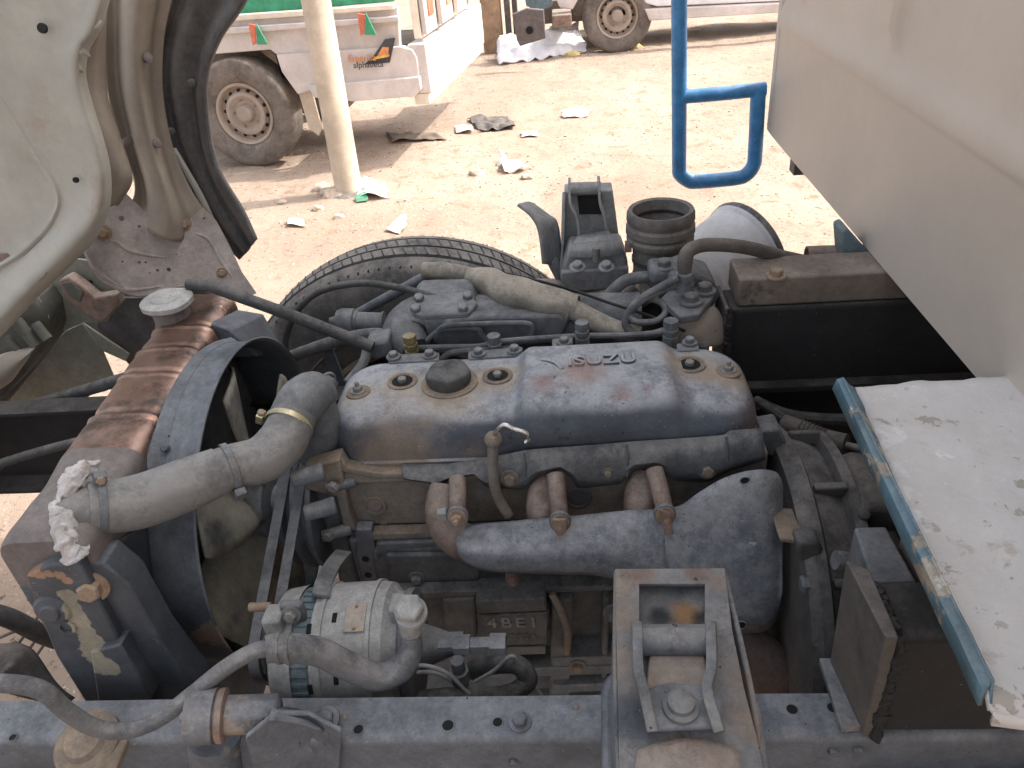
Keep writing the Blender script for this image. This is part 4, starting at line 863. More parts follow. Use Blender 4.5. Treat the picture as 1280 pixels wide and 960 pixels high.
# --- exhaust manifold with square ports
mf = M(); mf.tube([V(556, 606, y=.846), V(552, 640, y=.818), V(566, 668, y=.802), V(600, 684, y=.800), V(660, 684, y=.802), V(760, 678, y=.804), V(840, 668, y=.806), V(890, 662, y=.81)], [.020, .025, .027, .027, .027, .027, .027, .026], 22, 8); man = mf.obj('exhaust_manifold', 'rust', en)
for px, py, w_ in ((566, 608, 1.0), (684, 606, 1.15), (806, 602, 1.15)):
    m = M(); c = V(px, py, y=.864)
    m.tube([c, V(px-4, py+16, y=.842), V(px-6, py+36, y=.820), V(px, py+62, y=.808)], [.022*w_, .022*w_, .023, .024], 18, 5); m.obj('port_runner', 'rust', man)
for (a, b, c_, d) in ((572, 600, 572, 646), (694, 594, 700, 652), (818, 588, 831, 643)):
    m = M(); m.tube([V(a, b, y=.832), V((a+c_)/2, (b+d)/2-4, y=.806), V(c_, d-6, y=.786)], [.0125, .0125, .0115], 16, 4); m.obj('stud_boss', 'rust', man)
    q = V(c_, d, y=.768); m = M(); m.lathe(q, (0, -1, .25), [(-.004, .015), (.003, .0145)], 20); m.obj('boss_face', 'cast_grey', man)
    bolt(q+Vector((0, -.003, .001)), (0, -1, .25), .0082, 'rust_bolt', man, stud=True, washer=True)
m = M(); m.rbox(V(553, 643, y=.80), (.014, .014, .016)); m.obj('end_lug', 'alloy', man, bevel=.002)
# --- heat shield
cols = [(571, 662, 690), (580, 659, 702), (596, 656, 710), (620, 654, 714), (660, 650, 716), (700, 647, 717), (740, 643, 718), (768, 640, 724), (790, 638, 740), (815, 637, 762), (850, 632, 780), (872, 617, 786), (900, 600, 789), (925, 591, 791), (948, 587, 790), (964, 588, 782), (973, 594, 765), (978, 608, 745)]
rows = []
for i, (x, t0_, b0_) in enumerate(cols):
    big = sst(800, 900, x); edge = sst(955, 980, x); L_ = []
    for j in range(17):
        v = j/16; py = t0_+(b0_-t0_)*v
        yc = .796-.050*sin(min(1, v*1.3)*pi/2)+.060*max(0, v-.7)**1.5*(1-big)
        yb_ = .796-.072*v**.8
        y = yc*(1-big)+yb_*big+.018*edge+.008*(1-sst(571, 600, x))+.012*sst(.95, 1, v)
        L_.append(V(x, py, y=y))
    rows.append(L_)
m = M(); cc = [resample(spline([rows[i][j] for i in range(len(rows))], 5), 90) for j in range(17)]; m.grid([[p+Vector((0, .0007*noise.noise(p*18), .0)) for p in c] for c in cc]); sh = m.obj('heat_shield', 'shield_metal', en, solid=.003, ang=50)
for px, py, pts in ((700, 662, [(692, 650), (708, 650), (708, 664), (704, 670), (697, 670), (692, 664)]), (834, 655, [(822, 637), (838, 642), (842, 669), (832, 669)])):
    m = M(); y_ = .762; P_ = [V(a, b, y=y_) for a, b in pts]
    # seat the slot on the shield surface by ray depth of the shield
    m.prism([V(a, b, y=y_-.012) for a, b in pts], (0, .004, 0)); m.obj('bolt_slot', 'rust', sh, bevel=.001)
for px, py, r_ in ((931, 600, .006), (925, 781, .008)):
    q = V(px, py, y=.785 if py < 700 else .723); m = M(); m.lathe(q, TOCAM, [(0, r_*1.2), (.0015, r_), (.0, r_*.9)], 20, False, False); m.obj('eyelet', 'shield_metal', sh); m = M(); m.lathe(q, TOCAM, [(0, r_), (.0006, r_)], 18); m.obj('eyelet_hole_shade', 'hole_shade', sh)
m = M(); c = top(0, 0) if False else V(832, 690, y=.752)
m.tube([V(829, 672, y=.7475), V(831, 700, y=.7465), V(834, 712, y=.748)], .0018, 6); m.obj('pressed_crease', 'shield_metal', sh)
# --- dipstick tube and handle
m = M(); m.tube([V(617, 549, y=.838), V(616, 590, y=.828), V(622, 620, y=.826), V(636, 644, y=.822)], .0078, 14); dt = m.obj('dipstick_tube', 'head_tan', en)
m = M(); m.lathe(V(617, 551, y=.838), (0, -.3, 1), [(0, .012), (.004, .0125), (.009, .011), (.013, .006)], 20); m.obj('tube_collar', 'head_tan', dt)
m = M(); m.tube([V(617, 548, y=.838), V(620, 540, y=.835), V(630, 531, y=.832), V(642, 536, y=.83), V(657, 541, y=.828), V(661, 548, y=.828), V(657, 553, y=.828)], .0030, 10); m.obj('dipstick_handle', 'chrome', dt)

# --- thermostat housing, outlet neck
th = M(); th.tube([V(362, 528, y=.846), V(377, 503, y=.868), V(392, 492, y=.895), V(405, 500, y=.91)], [.031, .034, .032, .022], 24, 6); tho = th.obj('thermostat_housing', 'cast_grey', en)
m = M(); m.tube([V(396, 500, y=.895), V(402, 530, y=.895), V(398, 558, y=.905)], [.024, .028, .033], 20, 5); m.obj('housing_body', 'cast_grey', tho)
m = M(); m.prism([V(a, b, z=.878) for a, b in ((376, 556), (398, 536), (414, 540), (421, 556), (414, 574), (388, 580), (374, 572))], (0, 0, -.012)); m.obj('housing_flange', 'cast_grey', tho, bevel=.003)
m = M(); m.prism([V(a, b, z=.864) for a, b in ((374, 558), (420, 546), (426, 562), (420, 582), (386, 588), (370, 580))], (0, 0, -.03)); m.obj('housing_base', 'head_tan', tho, bevel=.004)
bolt(V(398, 550, z=.880), UP, .0085, 'cast_grey', tho)
m = M(); m.cyl(V(405, 488, y=.91), V(415, 474, y=.925), .011, 16); m.obj('sensor', 'cast_grey', tho)
m = M(); m.tube([V(408, 480, y=.92), V(404, 472, y=.92), V(411, 467, y=.925), V(417, 470, y=.93), V(418, 482, y=.93), V(416, 492, y=.94)], .0028, 8); m.obj('sensor_wire', 'rubber_grey', tho)
# front timing / pump details
for q in ((376, 596, .80, .013), (392, 638, .80, .013), (418, 607, .85, .009), (413, 667, .84, .010)):
    m = M(); c = V(q[0], q[1], y=q[2]); m.tube([c+Vector((-.012, -.006, 0)), c+Vector((.03, .01, .0))], [q[3]*.9, q[3]], 16, 1); m.obj('plug_cap', 'cast_grey', en, bevel=.003)
for px, py in ((418, 607), (412, 668)): bolt(V(px, py, y=.835), (-.3, -1, 0), .009, 'steel_bolt', en, washer=False)
m = M(); m.prism([V(a, b, y=.846) for a, b in ((378, 586), (424, 574), (436, 640), (446, 664), (430, 666), (420, 622), (380, 612))], (0, .03, 0)); m.obj('front_plate', 'head_tan', en, bevel=.004)
m = M(); m.box(-.40, -.365, .86, 1.07, .42, .86); m.obj('timing_cover', 'cast_dark', en, bevel=.01)

# --- fan, pump pulley, belts
FC = Vector((-.50, .915, .765))
m = M(); m.cyl((-.50, FC.y, FC.z), (-.37, FC.y, FC.z), .03, 20); m.obj('pump_shaft', 'cast_dark', en)
m = M(); m.lathe((-.455, FC.y, FC.z), (1, 0, 0), [(0, .06), (.006, .098), (.012, .100), (.016, .088), (.022, .088), (.026, .102), (.034, .104), (.040, .092), (.046, .092), (.050, .104), (.058, .104), (.062, .05)], 64); m.obj('pump_pulley', 'shroud_paint', en, ang=25)
m = M(); m.lathe((-.47, FC.y, FC.z), (1, 0, 0), [(0, .03), (.004, .062), (.012, .064), (.014, .05)], 48); m.obj('clutch_hub', 'cast_grey', en)
for i in range(6):
    a = 2*pi*i/6+.35; dv = Vector((0, cos(a), sin(a))); tv = Vector((0, -sin(a), cos(a))); m = M(); rows = []
    for k_ in range(9):
        u = k_/8; r_ = .045+.178*u; wv = .028+.040*sin(u*pi*.62); tw = .038*(1-.35*u)
        rows.append([FC+dv*(r_-abs(s_)**3*.012*(u > .9))+tv*(wv*s_)+Vector((-.012+tw*s_*.9-.012*s_*s_, 0, 0)) for s_ in (-1, -.75, -.4, 0, .4, .75, 1)])
    m.grid(rows); m.obj('fan_blade', 'fan_plastic', en, solid=.004, ang=60)
m = M(); m.lathe(FC+Vector((-.02, 0, 0)), (1, 0, 0), [(0, .02), (.003, .055), (.03, .058), (.034, .03)], 40); m.obj('fan_hub', 'cast_grey', en)
CP = Vector((-.425, .86, .46)); AP = Vector((-.425, .665, .72))
m = M(); m.lathe(CP+Vector((-.02, 0, 0)), (1, 0, 0), [(0, .07), (.004, .088), (.012, .078), (.016, .088), (.024, .078), (.03, .088), (.036, .06)], 56); m.obj('crank_pulley', 'cast_dark', en, ang=25)
def belt(x, c1, r1, c2, r2, name):
    a = Vector((c1[0], c1[1])); b = Vector((c2[0], c2[1])); d = b-a; L_ = d.length; th0 = math.atan2(d.y, d.x); al = math.acos((r1-r2)/L_)
    pts = []
    for i in range(25): t_ = th0+al+(2*pi-2*al)*i/24; pts.append((a.x+r1*cos(t_), a.y+r1*sin(t_)))
    for i in range(25): t_ = th0-al+(2*al)*i/24; pts.append((b.x+r2*cos(t_), b.y+r2*sin(t_)))
    P = [Vector((x, p[0], p[1])) for p in pts]; n = len(P); vs = []; cen = Vector((x, (a.x+b.x)/2, (a.y+b.y)/2))
    for p in P:
        o_ = (p-cen).normalized()
        vs += [p+Vector((-.0075, 0, 0))+o_*.001, p+Vector((.0075, 0, 0))+o_*.001, p+Vector((.0045, 0, 0))-o_*.009, p+Vector((-.0045, 0, 0))-o_*.009]
    fs = [(i*4+j, i*4+(j+1) % 4, ((i+1) % n)*4+(j+1) % 4, ((i+1) % n)*4+j) for i in range(n) for j in range(4)]
    m = M(); m.add(vs, fs); return m.obj(name, 'rubber_grey', en, ang=30)
def belt_loop(x, circles, name):
    pts = sorted({(round(c[0]+c[2]*cos(2*pi*i/60), 5), round(c[1]+c[2]*sin(2*pi*i/60), 5)) for c in circles for i in range(60)})
    def half(q):
        h = []
        for p in q:
            while len(h) > 1 and (h[-1][0]-h[-2][0])*(p[1]-h[-2][1])-(h[-1][1]-h[-2][1])*(p[0]-h[-2][0]) <= 0: h.pop()
            h.append(p)
        return h[:-1]
    hull = half(pts)+half(pts[::-1]); P = resample([Vector((x, a, b)) for a, b in hull+[hull[0]]], 121)[:-1]; n = len(P); vs = []
    for i, p in enumerate(P):
        t_ = (P[(i+1) % n]-P[i-1]).normalized(); o_ = Vector((0, t_.z, -t_.y))
        vs += [p+Vector((-.0075, 0, 0))+o_*.002, p+Vector((.0075, 0, 0))+o_*.002, p+Vector((.0045, 0, 0))-o_*.007, p+Vector((-.0045, 0, 0))-o_*.007]
    fs = [(i*4+j, i*4+(j+1) % 4, ((i+1) % n)*4+(j+1) % 4, ((i+1) % n)*4+j) for i in range(n) for j in range(4)]
    m = M(); m.add(vs, fs); return m.obj(name, 'belt_rubber', en, ang=30)
for bx_ in (-.438, -.412): belt_loop(bx_, ((FC.y, FC.z, .101), (AP.y, AP.z, .040), (CP.y, CP.z, .086)), 'drive_belt')
m = M(); m.lathe((-.39, 1.0, .62), (1, 0, 0), [(0, .05), (.004, .07), (.012, .06), (.02, .07), (.024, .04)], 40); m.obj('idler_pulley', 'cast_dark', en, ang=25)

# --- alternator
al = M(); AC = V(440, 812, y=.655); AX = Vector((1, .03, .02)).normalized()
xa = [V(372, 0, y=.6).x, 0]; A0 = AC+AX*(-.088)
prof_ = [(0, .030), (.0, .072), (.006, .084), (.034, .088)]
al.lathe(A0, AX, prof_, 48, True, False); al.lathe(A0+AX*.058, AX, [(0, .088), (.075, .088), (.09, .085), (.098, .074), (.112, .07), (.115, .03)], 48, False, True)
alt = al.obj('alternator', 'alloy', en, ang=40)
m = M(); m.lathe(A0+AX*.030, AX, [(0, .0845), (.032, .0845)], 72, False, False); vb = m.obj('stator_band', 'teal_paint', alt)
for i in range(44):
    a = 2*pi*i/44; u_ = Vector((0, cos(a), sin(a)))
    if u_.y > .5: continue
    m = M(); m.rbox(A0+AX*.046+u_*.085, (.022, .0035, .004), Matrix.Rotation(a, 3, 'X')); 
    o = m.obj('stator_rib', 'teal_paint', vb)
for k_, (px, py) in enumerate(((387, 783), (387, 865), (410, 772), (412, 848), (420, 800))):
    pass
def onalt(px, py, lift=0):
    """nearest point on the alternator barrel under a pixel"""
    r = (V(px, py, d=1)-CAM); o = CAM-A0; r_ = r-AX*r.dot(AX); o_ = o-AX*o.dot(AX); a = r_.dot(r_); b = 2*r_.dot(o_); c = o_.dot(o_)-(.088+lift)**2
    disc = b*b-4*a*c
    if disc < 0: disc = 0
    t_ = (-b-math.sqrt(disc))/(2*a); return CAM+r*t_
for px, py in ((386, 786), (388, 862), (418, 772), (420, 850)):
    q = onalt(px, py, .0005); nn = (q-A0); nn = (nn-AX*nn.dot(AX)).normalized(); m = M(); m.rbox(q, (.006, .013, .002), frame(q, AX, nn.cross(AX)).to_3x3()); m.obj('vent_slot_shade', 'hole_shade', alt, bevel=.0008)
q = onalt(444, 772, .0012); nn = (q-A0); nn = (nn-AX*nn.dot(AX)).normalized(); F_ = frame(q, AX, nn.cross(AX))
m = M(); m.rbox(q, (.026, .038, .0012), F_.to_3x3()); lab = m.obj('rating_plate', 'plate_tan', alt, bevel=.0005)
for s_ in (-1, 1): bolt(q+F_.to_3x3() @ Vector((0, s_*.015, .0008)), nn, .0022, 'rust_bolt', lab, 'rivet', washer=False)
m = M(); m.rbox(A0+Vector((.012, -.02, .088)), (.024, .030, .034)); m.obj('pivot_ear', 'alloy', alt, bevel=.004)
m = M(); m.rbox(A0+Vector((.035, -.012, .098)), (.030, .012, .032)); m.obj('slotted_ear', 'cast_grey', alt, bevel=.004)
bolt(A0+Vector((.035, -.020, .100)), (0, -1, .3), .008, 'steel_bolt', alt)
m = M(); m.cyl(A0+Vector((-.028, 0, .092)), A0+Vector((.0, 0, .092)), .006, 12); m.obj('long_bolt', 'rust_bolt', alt)
m = M(); m.rbox(A0+Vector((.165, -.0, .083)), (.018, .03, .03)); m.obj('rear_lug', 'alloy', alt, bevel=.004)
for dz in (-.02, -.045): 
    m = M(); c = A0+AX*.118+Vector((0, -.055, dz+.02)); m.lathe(c, (1, -.2, 0), [(-.01, .008), (.0, .009), (.006, .007), (.012, .004), (.02, .0035)], 14); m.obj('terminal', 'steel_bolt', alt)
m = M(); m.lathe(Vector((-.45, AP.y, AP.z)), (1, 0, 0), [(0, .03), (.002, .036), (.010, .028), (.014, .028), (.022, .036), (.024, .02), (.05, .02)], 36); m.obj('alternator_pulley', 'alloy', alt, ang=25)
for k2, a_d in enumerate((205, 250, 300)):
    u_ = Vector((0, cos(R(a_d)), sin(R(a_d)))); m = M(); m.cyl(A0+u_*.086+Vector((.002, 0, 0)), A0+AX*.168+u_*.083, .0055, 12); m.obj('through_bolt', 'alloy', alt)
for xx in (.066, .128):
    m = M(); m.lathe(A0+AX*xx, AX, [(0, .0875), (.001, .0905), (.006, .0905), (.007, .0875)], 48, False, False); m.obj('housing_rib', 'alloy', alt)
for k2 in range(9):
    a_ = R(178+k2*14); u_ = Vector((0, cos(a_), sin(a_))); m = M(); m.rbox(A0+AX*.016+u_*.0855, (.018, .010, .003), Matrix.Rotation(a_-pi/2, 3, 'X')); m.obj('vent_slot_shade', 'hole_shade', alt, bevel=.0008)
# vacuum pump on its back
m = M(); m.lathe(A0+AX*.120, AX, [(0, .060), (.012, .070), (.045, .072), (.048, .076), (.058, .076), (.060, .055), (.064, .03), (.1, .016), (.12, .016)], 44); vp = m.obj('vacuum_pump', 'cast_dark', en, ang=35)
vpc = A0+AX*.155
m = M(); m.lathe(V(514, 790, y=.60), (0, -.1, 1), [(0, .0125), (.045, .0125)], 20); m.obj('banjo_post', 'alloy', vp)
c = V(515, 768, y=.60); m = M(); m.lathe(c, (.05, -.35, 1), [(0, .019), (.008, .019)], 30); m.obj('banjo_ring', 'alloy', vp)
m = M(); m.lathe(c+Vector((0, -.002, .009)), (.05, -.35, 1), [(0, .0165), (.011, .0172), (.014, .015)], 6); m.obj('banjo_nut', 'alloy', vp, bevel=.001)
m = M(); m.lathe(V(568, 806, y=.62), (1, 0, 0), [(-.02, .008), (.0, .008), (.0, .0125), (.02, .0125), (.02, .009), (.045, .009), (.045, .0135), (.065, .0135)], 6); m.obj('line_fitting', 'cast_grey', vp, ang=25)
m = M(); m.lathe(V(576, 850, y=.62), (0, 0, 1), [(-.01, .010), (.0, .010), (.0, .0125), (.02, .0125), (.02, .009), (.04, .009)], 8); m.obj('line_fitting', 'cast_grey', vp, ang=25)
# adjuster strap
m = M(); pp = [V(429, 690, y=.80), V(416, 705, y=.76), V(404, 728, y=.70), V(400, 745, y=.665)]
L_ = resample(spline(pp, 5), 16); m.grid([[p+Vector((-.010, 0, .003)) for p in L_], [p+Vector((.012, .0, -.003)) for p in L_]]); m.obj('adjuster_strap', 'cast_grey', en, solid=.006, bevel=.001)

# --- injection side behind the cover
inj = M(); inj.tube([V(520, 440, y=1.165), V(508, 420, y=1.20), V(530, 402, y=1.235), V(600, 402, y=1.235), V(700, 400, y=1.235), V(800, 395, y=1.235)], [.03, .045, .05, .05, .048, .044], 24, 6); im = inj.obj('intake_manifold', 'cast_grey', en)
def iq(name, mat, pts, y, th, par=en, bevel=.004):
    m = M(); m.prism([V(a, b, y=y) for a, b in pts], (0, th, 0)); return m.obj(name, mat, par, bevel=bevel)
iq('manifold_face', 'cast_grey', [(540, 428), (556, 404), (600, 396), (700, 393), (712, 402), (700, 430), (560, 440)], 1.178, .03, im, .006)
box_ = iq('inlet_box', 'cast_grey', [(510, 405), (512, 382), (520, 376), (586, 374), (594, 384), (600, 402), (560, 408)], 1.20, .09, im, .008)
m = M(); m.prism([V(a, b, z=1.0) for a, b in ((517, 380), (536, 368), (584, 364), (597, 378), (585, 391), (528, 394), (515, 390))], (0, 0, -.010)); m.obj('inlet_lid', 'cast_grey', im, bevel=.003)
for px, py in ((520, 387), (579, 386), (524, 374), (585, 371)): bolt(V(px, py, z=1.002), (0, -.4, 1), .009, 'cast_grey', im, washer=False)
for pts in (((534, 426), (546, 415), (556, 412), (594, 411), (602, 418), (608, 428)), ((545, 419), (556, 408), (600, 405), (655, 404), (665, 410), (664, 420))):
    m = M(); m.tube([V(a, b, y=1.165) for a, b in pts], .005, 10, 5); m.obj('fuel_pipe', 'cast_grey', en)
m = M(); m.tube([V(a, b, y=1.11) for a, b in ((517, 435), (560, 434), (600, 433), (619, 428), (660, 424), (730, 420), (790, 419), (838, 414))], .0052, 10, 4); m.obj('leak_off_pipe', 'cast_grey', en)
for a, b in (((550, 452), (612, 448)), ((620, 436), (585, 446))):
    pass
m = M(); m.tube([V(a, b, y=1.105) for a, b in ((552, 450), (562, 442), (580, 439), (602, 438), (640, 436))], .006, 10, 4); m.obj('fuel_pipe', 'cast_grey', en)
for (a, b, c, d) in ((485, 450, 549, 447), (585, 446, 653, 440), (846, 436, 873, 434), (690, 430, 716, 428)):
    P_ = [V(a, b+3, z=.945), V(c, d+3, z=.945), V(c, d-7, z=.945), V(a, b-7, z=.945)]; m = M(); m.prism(P_, (0, 0, -.012)); m.obj('injector_clamp', 'cast_grey', en, bevel=.002)
for px, py in ((492, 446), (537, 444), (598, 442), (643, 438), (705, 428), (862, 428)): bolt(V(px, py, z=.947), UP, .0078, 'cast_grey', en)
for px, py, mt, r_ in ((515, 440, 'brass', .012), (619, 440, 'cast_grey', .012), (728, 424, 'cast_grey', .012), (838, 422, 'cast_grey', .013)):
    m = M(); m.lathe(V(px, py, y=1.10), UP, [(-.02, r_), (.004, r_), (.004, r_*.8), (.010, r_*.8), (.010, r_), (.016, r_), (.018, r_*.6), (.020, r_*.95), (.032, r_*.95)], 8, True, True); m.obj('injector_top', mt, en, ang=25)
iq('front_lug', 'cast_grey', [(455, 430), (484, 426), (488, 446), (470, 452), (456, 444)], 1.13, .05, en, .006)
m = M(); L_ = resample(spline([V(458, 436, y=1.12), V(454, 452, y=1.10), V(444, 466, y=1.08), V(434, 478, y=1.06)], 5), 12); m.grid([[p+Vector((-.006, 0, .004)) for p in L_], [p+Vector((.008, 0, -.004)) for p in L_]]); m.obj('lift_bracket', 'cast_grey', en, solid=.005)
# injection pump at right back
iq('pump_head', 'cast_dark', [(836, 348), (858, 340), (890, 350), (902, 372), (880, 396), (850, 398), (838, 380)], 1.20, .08, en, .006)
pf = M(); pf.prism([V(a, b, z=.965) for a, b in ((826, 372), (850, 350), (880, 352), (893, 368), (874, 392), (850, 396))], (0, 0, -.014)); pfo = pf.obj('pump_flange', 'cast_grey', en, bevel=.003)
for px, py in ((864, 377), (881, 364)): bolt(V(px, py, z=.968), UP, .0125, 'cast_dark', pfo)
m = M(); m.rbox(V(828, 338, y=1.25), (.05, .06, .03)); m.obj('pump_arm', 'cast_grey', en, bevel=.01); bolt(V(830, 334, y=1.24), UP, .0125, 'cast_dark', en)
m = M(); m.loft([[V(842, 396, y=1.16), V(868, 400, y=1.15), V(892, 382, y=1.17), V(904, 404, y=1.17)], [V(846, 415, y=1.14), V(870, 416, y=1.13), V(890, 405, y=1.15), V(905, 418, y=1.16)], [V(850, 436, y=1.14), V(872, 432, y=1.13), V(888, 432, y=1.14), V(898, 430, y=1.16)]], 18, 5, .012); m.obj('crumpled_cover', 'cab_liner', en, solid=.003, ang=30)
m = M(); m.lathe(V(855, 362, y=1.17), UP, [(0, .016), (.012, .016), (.012, .012), (.02, .012), (.02, .015), (.03, .015), (.034, .010), (.042, .010)], 12); m.obj('banjo_fitting', 'cast_grey', en, ang=25)
m = M(); m.lathe(V(880, 432, y=1.13), UP, [(-.01, .009), (.002, .009), (.006, .006)], 12); m.obj('pump_plug', 'cast_grey', en)
# bell housing and gearbox
bh = M(); bc = Vector((.305, .865, .60)); bh.lathe(bc, (1, 0, 0), [(-.02, .20), (-.02, .255), (-.008, .262), (.006, .262), (.012, .250), (.03, .245), (.05, .235), (.055, .250), (.07, .250), (.075, .225), (.14, .19), (.20, .13), (.24, .10)], 72); bho = bh.obj('bell_housing', 'cast_brown', en, ang=30)
for i in range(12):
    a = 2*pi*i/12+.2; u_ = Vector((0, cos(a), sin(a))); m = M(); m.rbox(bc+Vector((.035, 0, 0))+u_*.248, (.045, .012, .022), Matrix.Rotation(a-pi/2, 3, 'X')); m.obj('housing_rib', 'cast_brown', bho, bevel=.003)
    if i % 2 == 0: m = M(); m.lathe(bc+Vector((-.01, 0, 0))+u_*.246, (-1, 0, 0), [(0, .012), (.014, .012), (.017, .009)], 6); m.obj('housing_bolt', 'cast_grey', bho)
iq('housing_lug', 'cast_brown', [(996, 680), (1022, 676), (1030, 690), (1024, 704), (998, 704)], .72, .03, bho, .006)
iq('housing_shelf', 'head_tan', [(975, 672), (1022, 676), (1018, 684), (975, 678)], .735, .06, bho, .003)
m = M(); m.tube([V(905, 770, y=.78), V(932, 812, y=.75), V(975, 846, y=.73), V(1050, 866, y=.74), V(1120, 866, y=.78)], [.035, .042, .044, .044, .044], 22, 6); m.obj('exhaust_downpipe', 'pipe_rust', en)
gb_ = M(); gb_.lathe((.50, .93, .70), (1, 0, 0), [(0, .12), (.06, .13), (.30, .12), (.32, .08)], 28); gbo = gb_.obj('gearbox', 'grease', en, bevel=.006)
iq('gearbox_cover', 'grease', [(1068, 640), (1100, 632), (1140, 640), (1168, 700), (1176, 745), (1120, 750), (1090, 700)], .78, .12, gbo, .01)
for px, py, r_ in ((1113, 682, .020), (1118, 706, .010), (1080, 644, .008), (1150, 735, .012)):
    m = M(); m.lathe(V(px, py, y=.775), (-.1, -.6, 1), [(-.02, r_*1.1), (.0, r_*1.1), (.004, r_*.9), (r_*.8, r_*.85), (r_, r_*.5)], 16); m.obj('cover_cap', 'grease', gbo)
m = M(); m.lathe(V(1072, 608, y=.93), (-.3, -.9, .3), [(-.03, .045), (.0, .046), (.004, .040), (.006, .015), (.012, .013), (.02, .010)], 36); m.obj('slave_drum', 'rubber', en)
m = M(); m.tube([V(1044, 700, y=.68), V(1075, 706, y=.68), V(1088, 720, y=.68), V(1102, 745, y=.68)], .012, 12); m.obj('breather_hose', 'rubber_grey', en)
m = M(); m.loft([[V(1018, 606, y=.90), V(1060, 650, y=.88), V(1088, 680, y=.86)], [V(1022, 628, y=.84), V(1060, 670, y=.82), V(1092, 712, y=.80)], [V(1030, 660, y=.80), V(1052, 690, y=.79), V(1064, 714, y=.78)]], 14, 5); m.obj('clutch_fork_boot', 'rubber', en, solid=.006)
m = M(); P_ = [V(958, 512, y=1.05), V(985, 524, y=1.02), V(1010, 533, y=1.0)]
m.tube([V(978, 528, y=1.02), V(1000, 538, y=1.0), V(1030, 550, y=.98), V(1058, 556, y=.96)], [.014, .017, .018, .017], 18, 5); cbt = m.obj('cable_boot', 'grease', en)
for i in range(7):
    c = V(1000+i*4.5, 538+i*1.9, y=1.0-.0045*i); m = M(); m.lathe(c, (V(1058, 556, y=.96)-V(1000, 538, y=1.0)), [(-.0015, .018), (0, .0195), (.0015, .018)], 20, False, False); m.obj('boot_ring', 'grease', cbt)
m = M(); m.tube([V(945, 500, y=1.08), V(975, 520, y=1.03), V(985, 530, y=1.02)], .008, 10); m.obj('shift_cable', 'rubber', en)
m = M(); m.tube([V(1056, 556, y=.96), V(1080, 562, y=.95), V(1110, 570, y=.94)], .006, 10); m.obj('cable_end', 'steel_bolt', en)
m = M(); m.tube([V(950, 505, y=1.1), V(990, 520, y=1.1), V(1060, 525, y=1.1), V(1150, 520, y=1.1)], .011, 10); m.obj('wiring_loom', 'rubber', en)
m = M(); m.tube([V(985, 568, y=.95), V(1060, 590, y=.93)], .003, 8, 1); m.obj('pull_rod', 'rubber', en)
iq('rear_bracket', 'cast_dark', [(950, 540), (975, 536), (986, 560), (984, 572), (955, 570)], .90, .04, en, .004)

# ------------------------------------------------------------ radiator with copper top tank, shroud
ra = thing('radiator', 'old copper topped radiator with dark blue fan shroud and crusty white filler at its neck', 'radiator', (-.65, .9, .35))
def rx(y): return -.618-.085*(y-.73)   # tank centre line
S_ = []; ysec = []
for i in range(241):
    y = .60+.62*i/240; xc = rx(y); w_ = .056; h_ = .047
    e = min(1, (y-.60)/.03, (1.22-y)/.02); e = math.sqrt(max(0, 1-(1-max(0, e))**2))*.12+.88
    crease = 1+.05*max(0, 1-min(abs(y-c)/.006 for c in (.84, .945, 1.02, 1.09)))-.05*max(0, 1-min(abs(y-c-.012)/.008 for c in (.84, .945, 1.02, 1.09)))+.03*noise.noise(Vector((y*22, 0, 0)))
    xc += .006*noise.noise(Vector((y*8, 4, 0))); row = []
    for j in range(25):
        a = pi*j/24; cx_, sz_ = cos(a), sin(a); k_ = 1/max(1e-3, (abs(cx_)**4.5+abs(sz_)**4.5)**(1/4.5))
        bump_ = 1+.035*noise.noise(Vector((y*30, a*2.5, 2)))*sz_
        row.append(Vector((xc+cx_*k_*w_*(.8+.2*e)*crease, y, .952+sz_*k_*h_*e*crease*bump_)))
    row = [Vector((row[0].x, y, .925))]+row+[Vector((row[-1].x, y, .925))]; S_.append(row)
k_ = next(i for i, r_ in enumerate(S_) if r_[0].y > .765)
m = M(); m.grid(S_[k_:]); m.add(S_[-1], [tuple(range(len(S_[-1])))]); tk = m.obj('top_tank', 'copper', ra, ang=50)
m = M(); m.grid(S_[:k_+1]); m.add(S_[0], [tuple(range(len(S_[0])))]); to = m.obj('top_tank', 'tank_old', ra, ang=50); to['label'] = 'corroded brown near end of the tank'
m = M(); m.box(-.735, -.565, .60, 1.225, .40, .924); 
m = M(); m.hexa([(-.665, .60, .38), (-.565, .60, .38), (-.615, 1.22, .38), (-.715, 1.22, .38), (-.665, .60, .924), (-.565, .60, .924), (-.615, 1.22, .924), (-.715, 1.22, .924)]); m.obj('core', 'cast_dark', ra, bevel=.003)
# filler paste round the neck
NK = V(100, 640, y=.655)
def rough_lump(name, mat, c, size, par, seed, rot=None, sub=5):
    bm = bmesh.new(); bmesh.ops.create_icosphere(bm, subdivisions=sub, radius=1)
    for v in bm.verts:
        n = v.co.normalized(); k = 1+.28*noise.noise(n*2.2+Vector((seed, 0, 0)))+.13*noise.noise(n*6)+.06*noise.noise(n*15)+.03*noise.noise(n*34)
        q = Vector((n.x*size[0], n.y*size[1], n.z*size[2]))*k; v.co = (rot @ q if rot else q)+c-OFF[par.name]
    me = bpy.data.meshes.new(name); bm.to_mesh(me); bm.free(); me.shade_smooth(); return link(name, me, MATS[mat], par)
rl_ = Matrix.Rotation(R(12), 3, 'Y')
m = M(); m.tube([V(a, b, y=c) for a, b, c in ((118, 584, .69), (100, 590, .672), (86, 608, .655), (79, 632, .640), (78, 656, .616), (84, 680, .600), (96, 694, .594), (108, 684, .600))], [.007, .011, .012, .011, .012, .013, .011, .004], 40, 14)
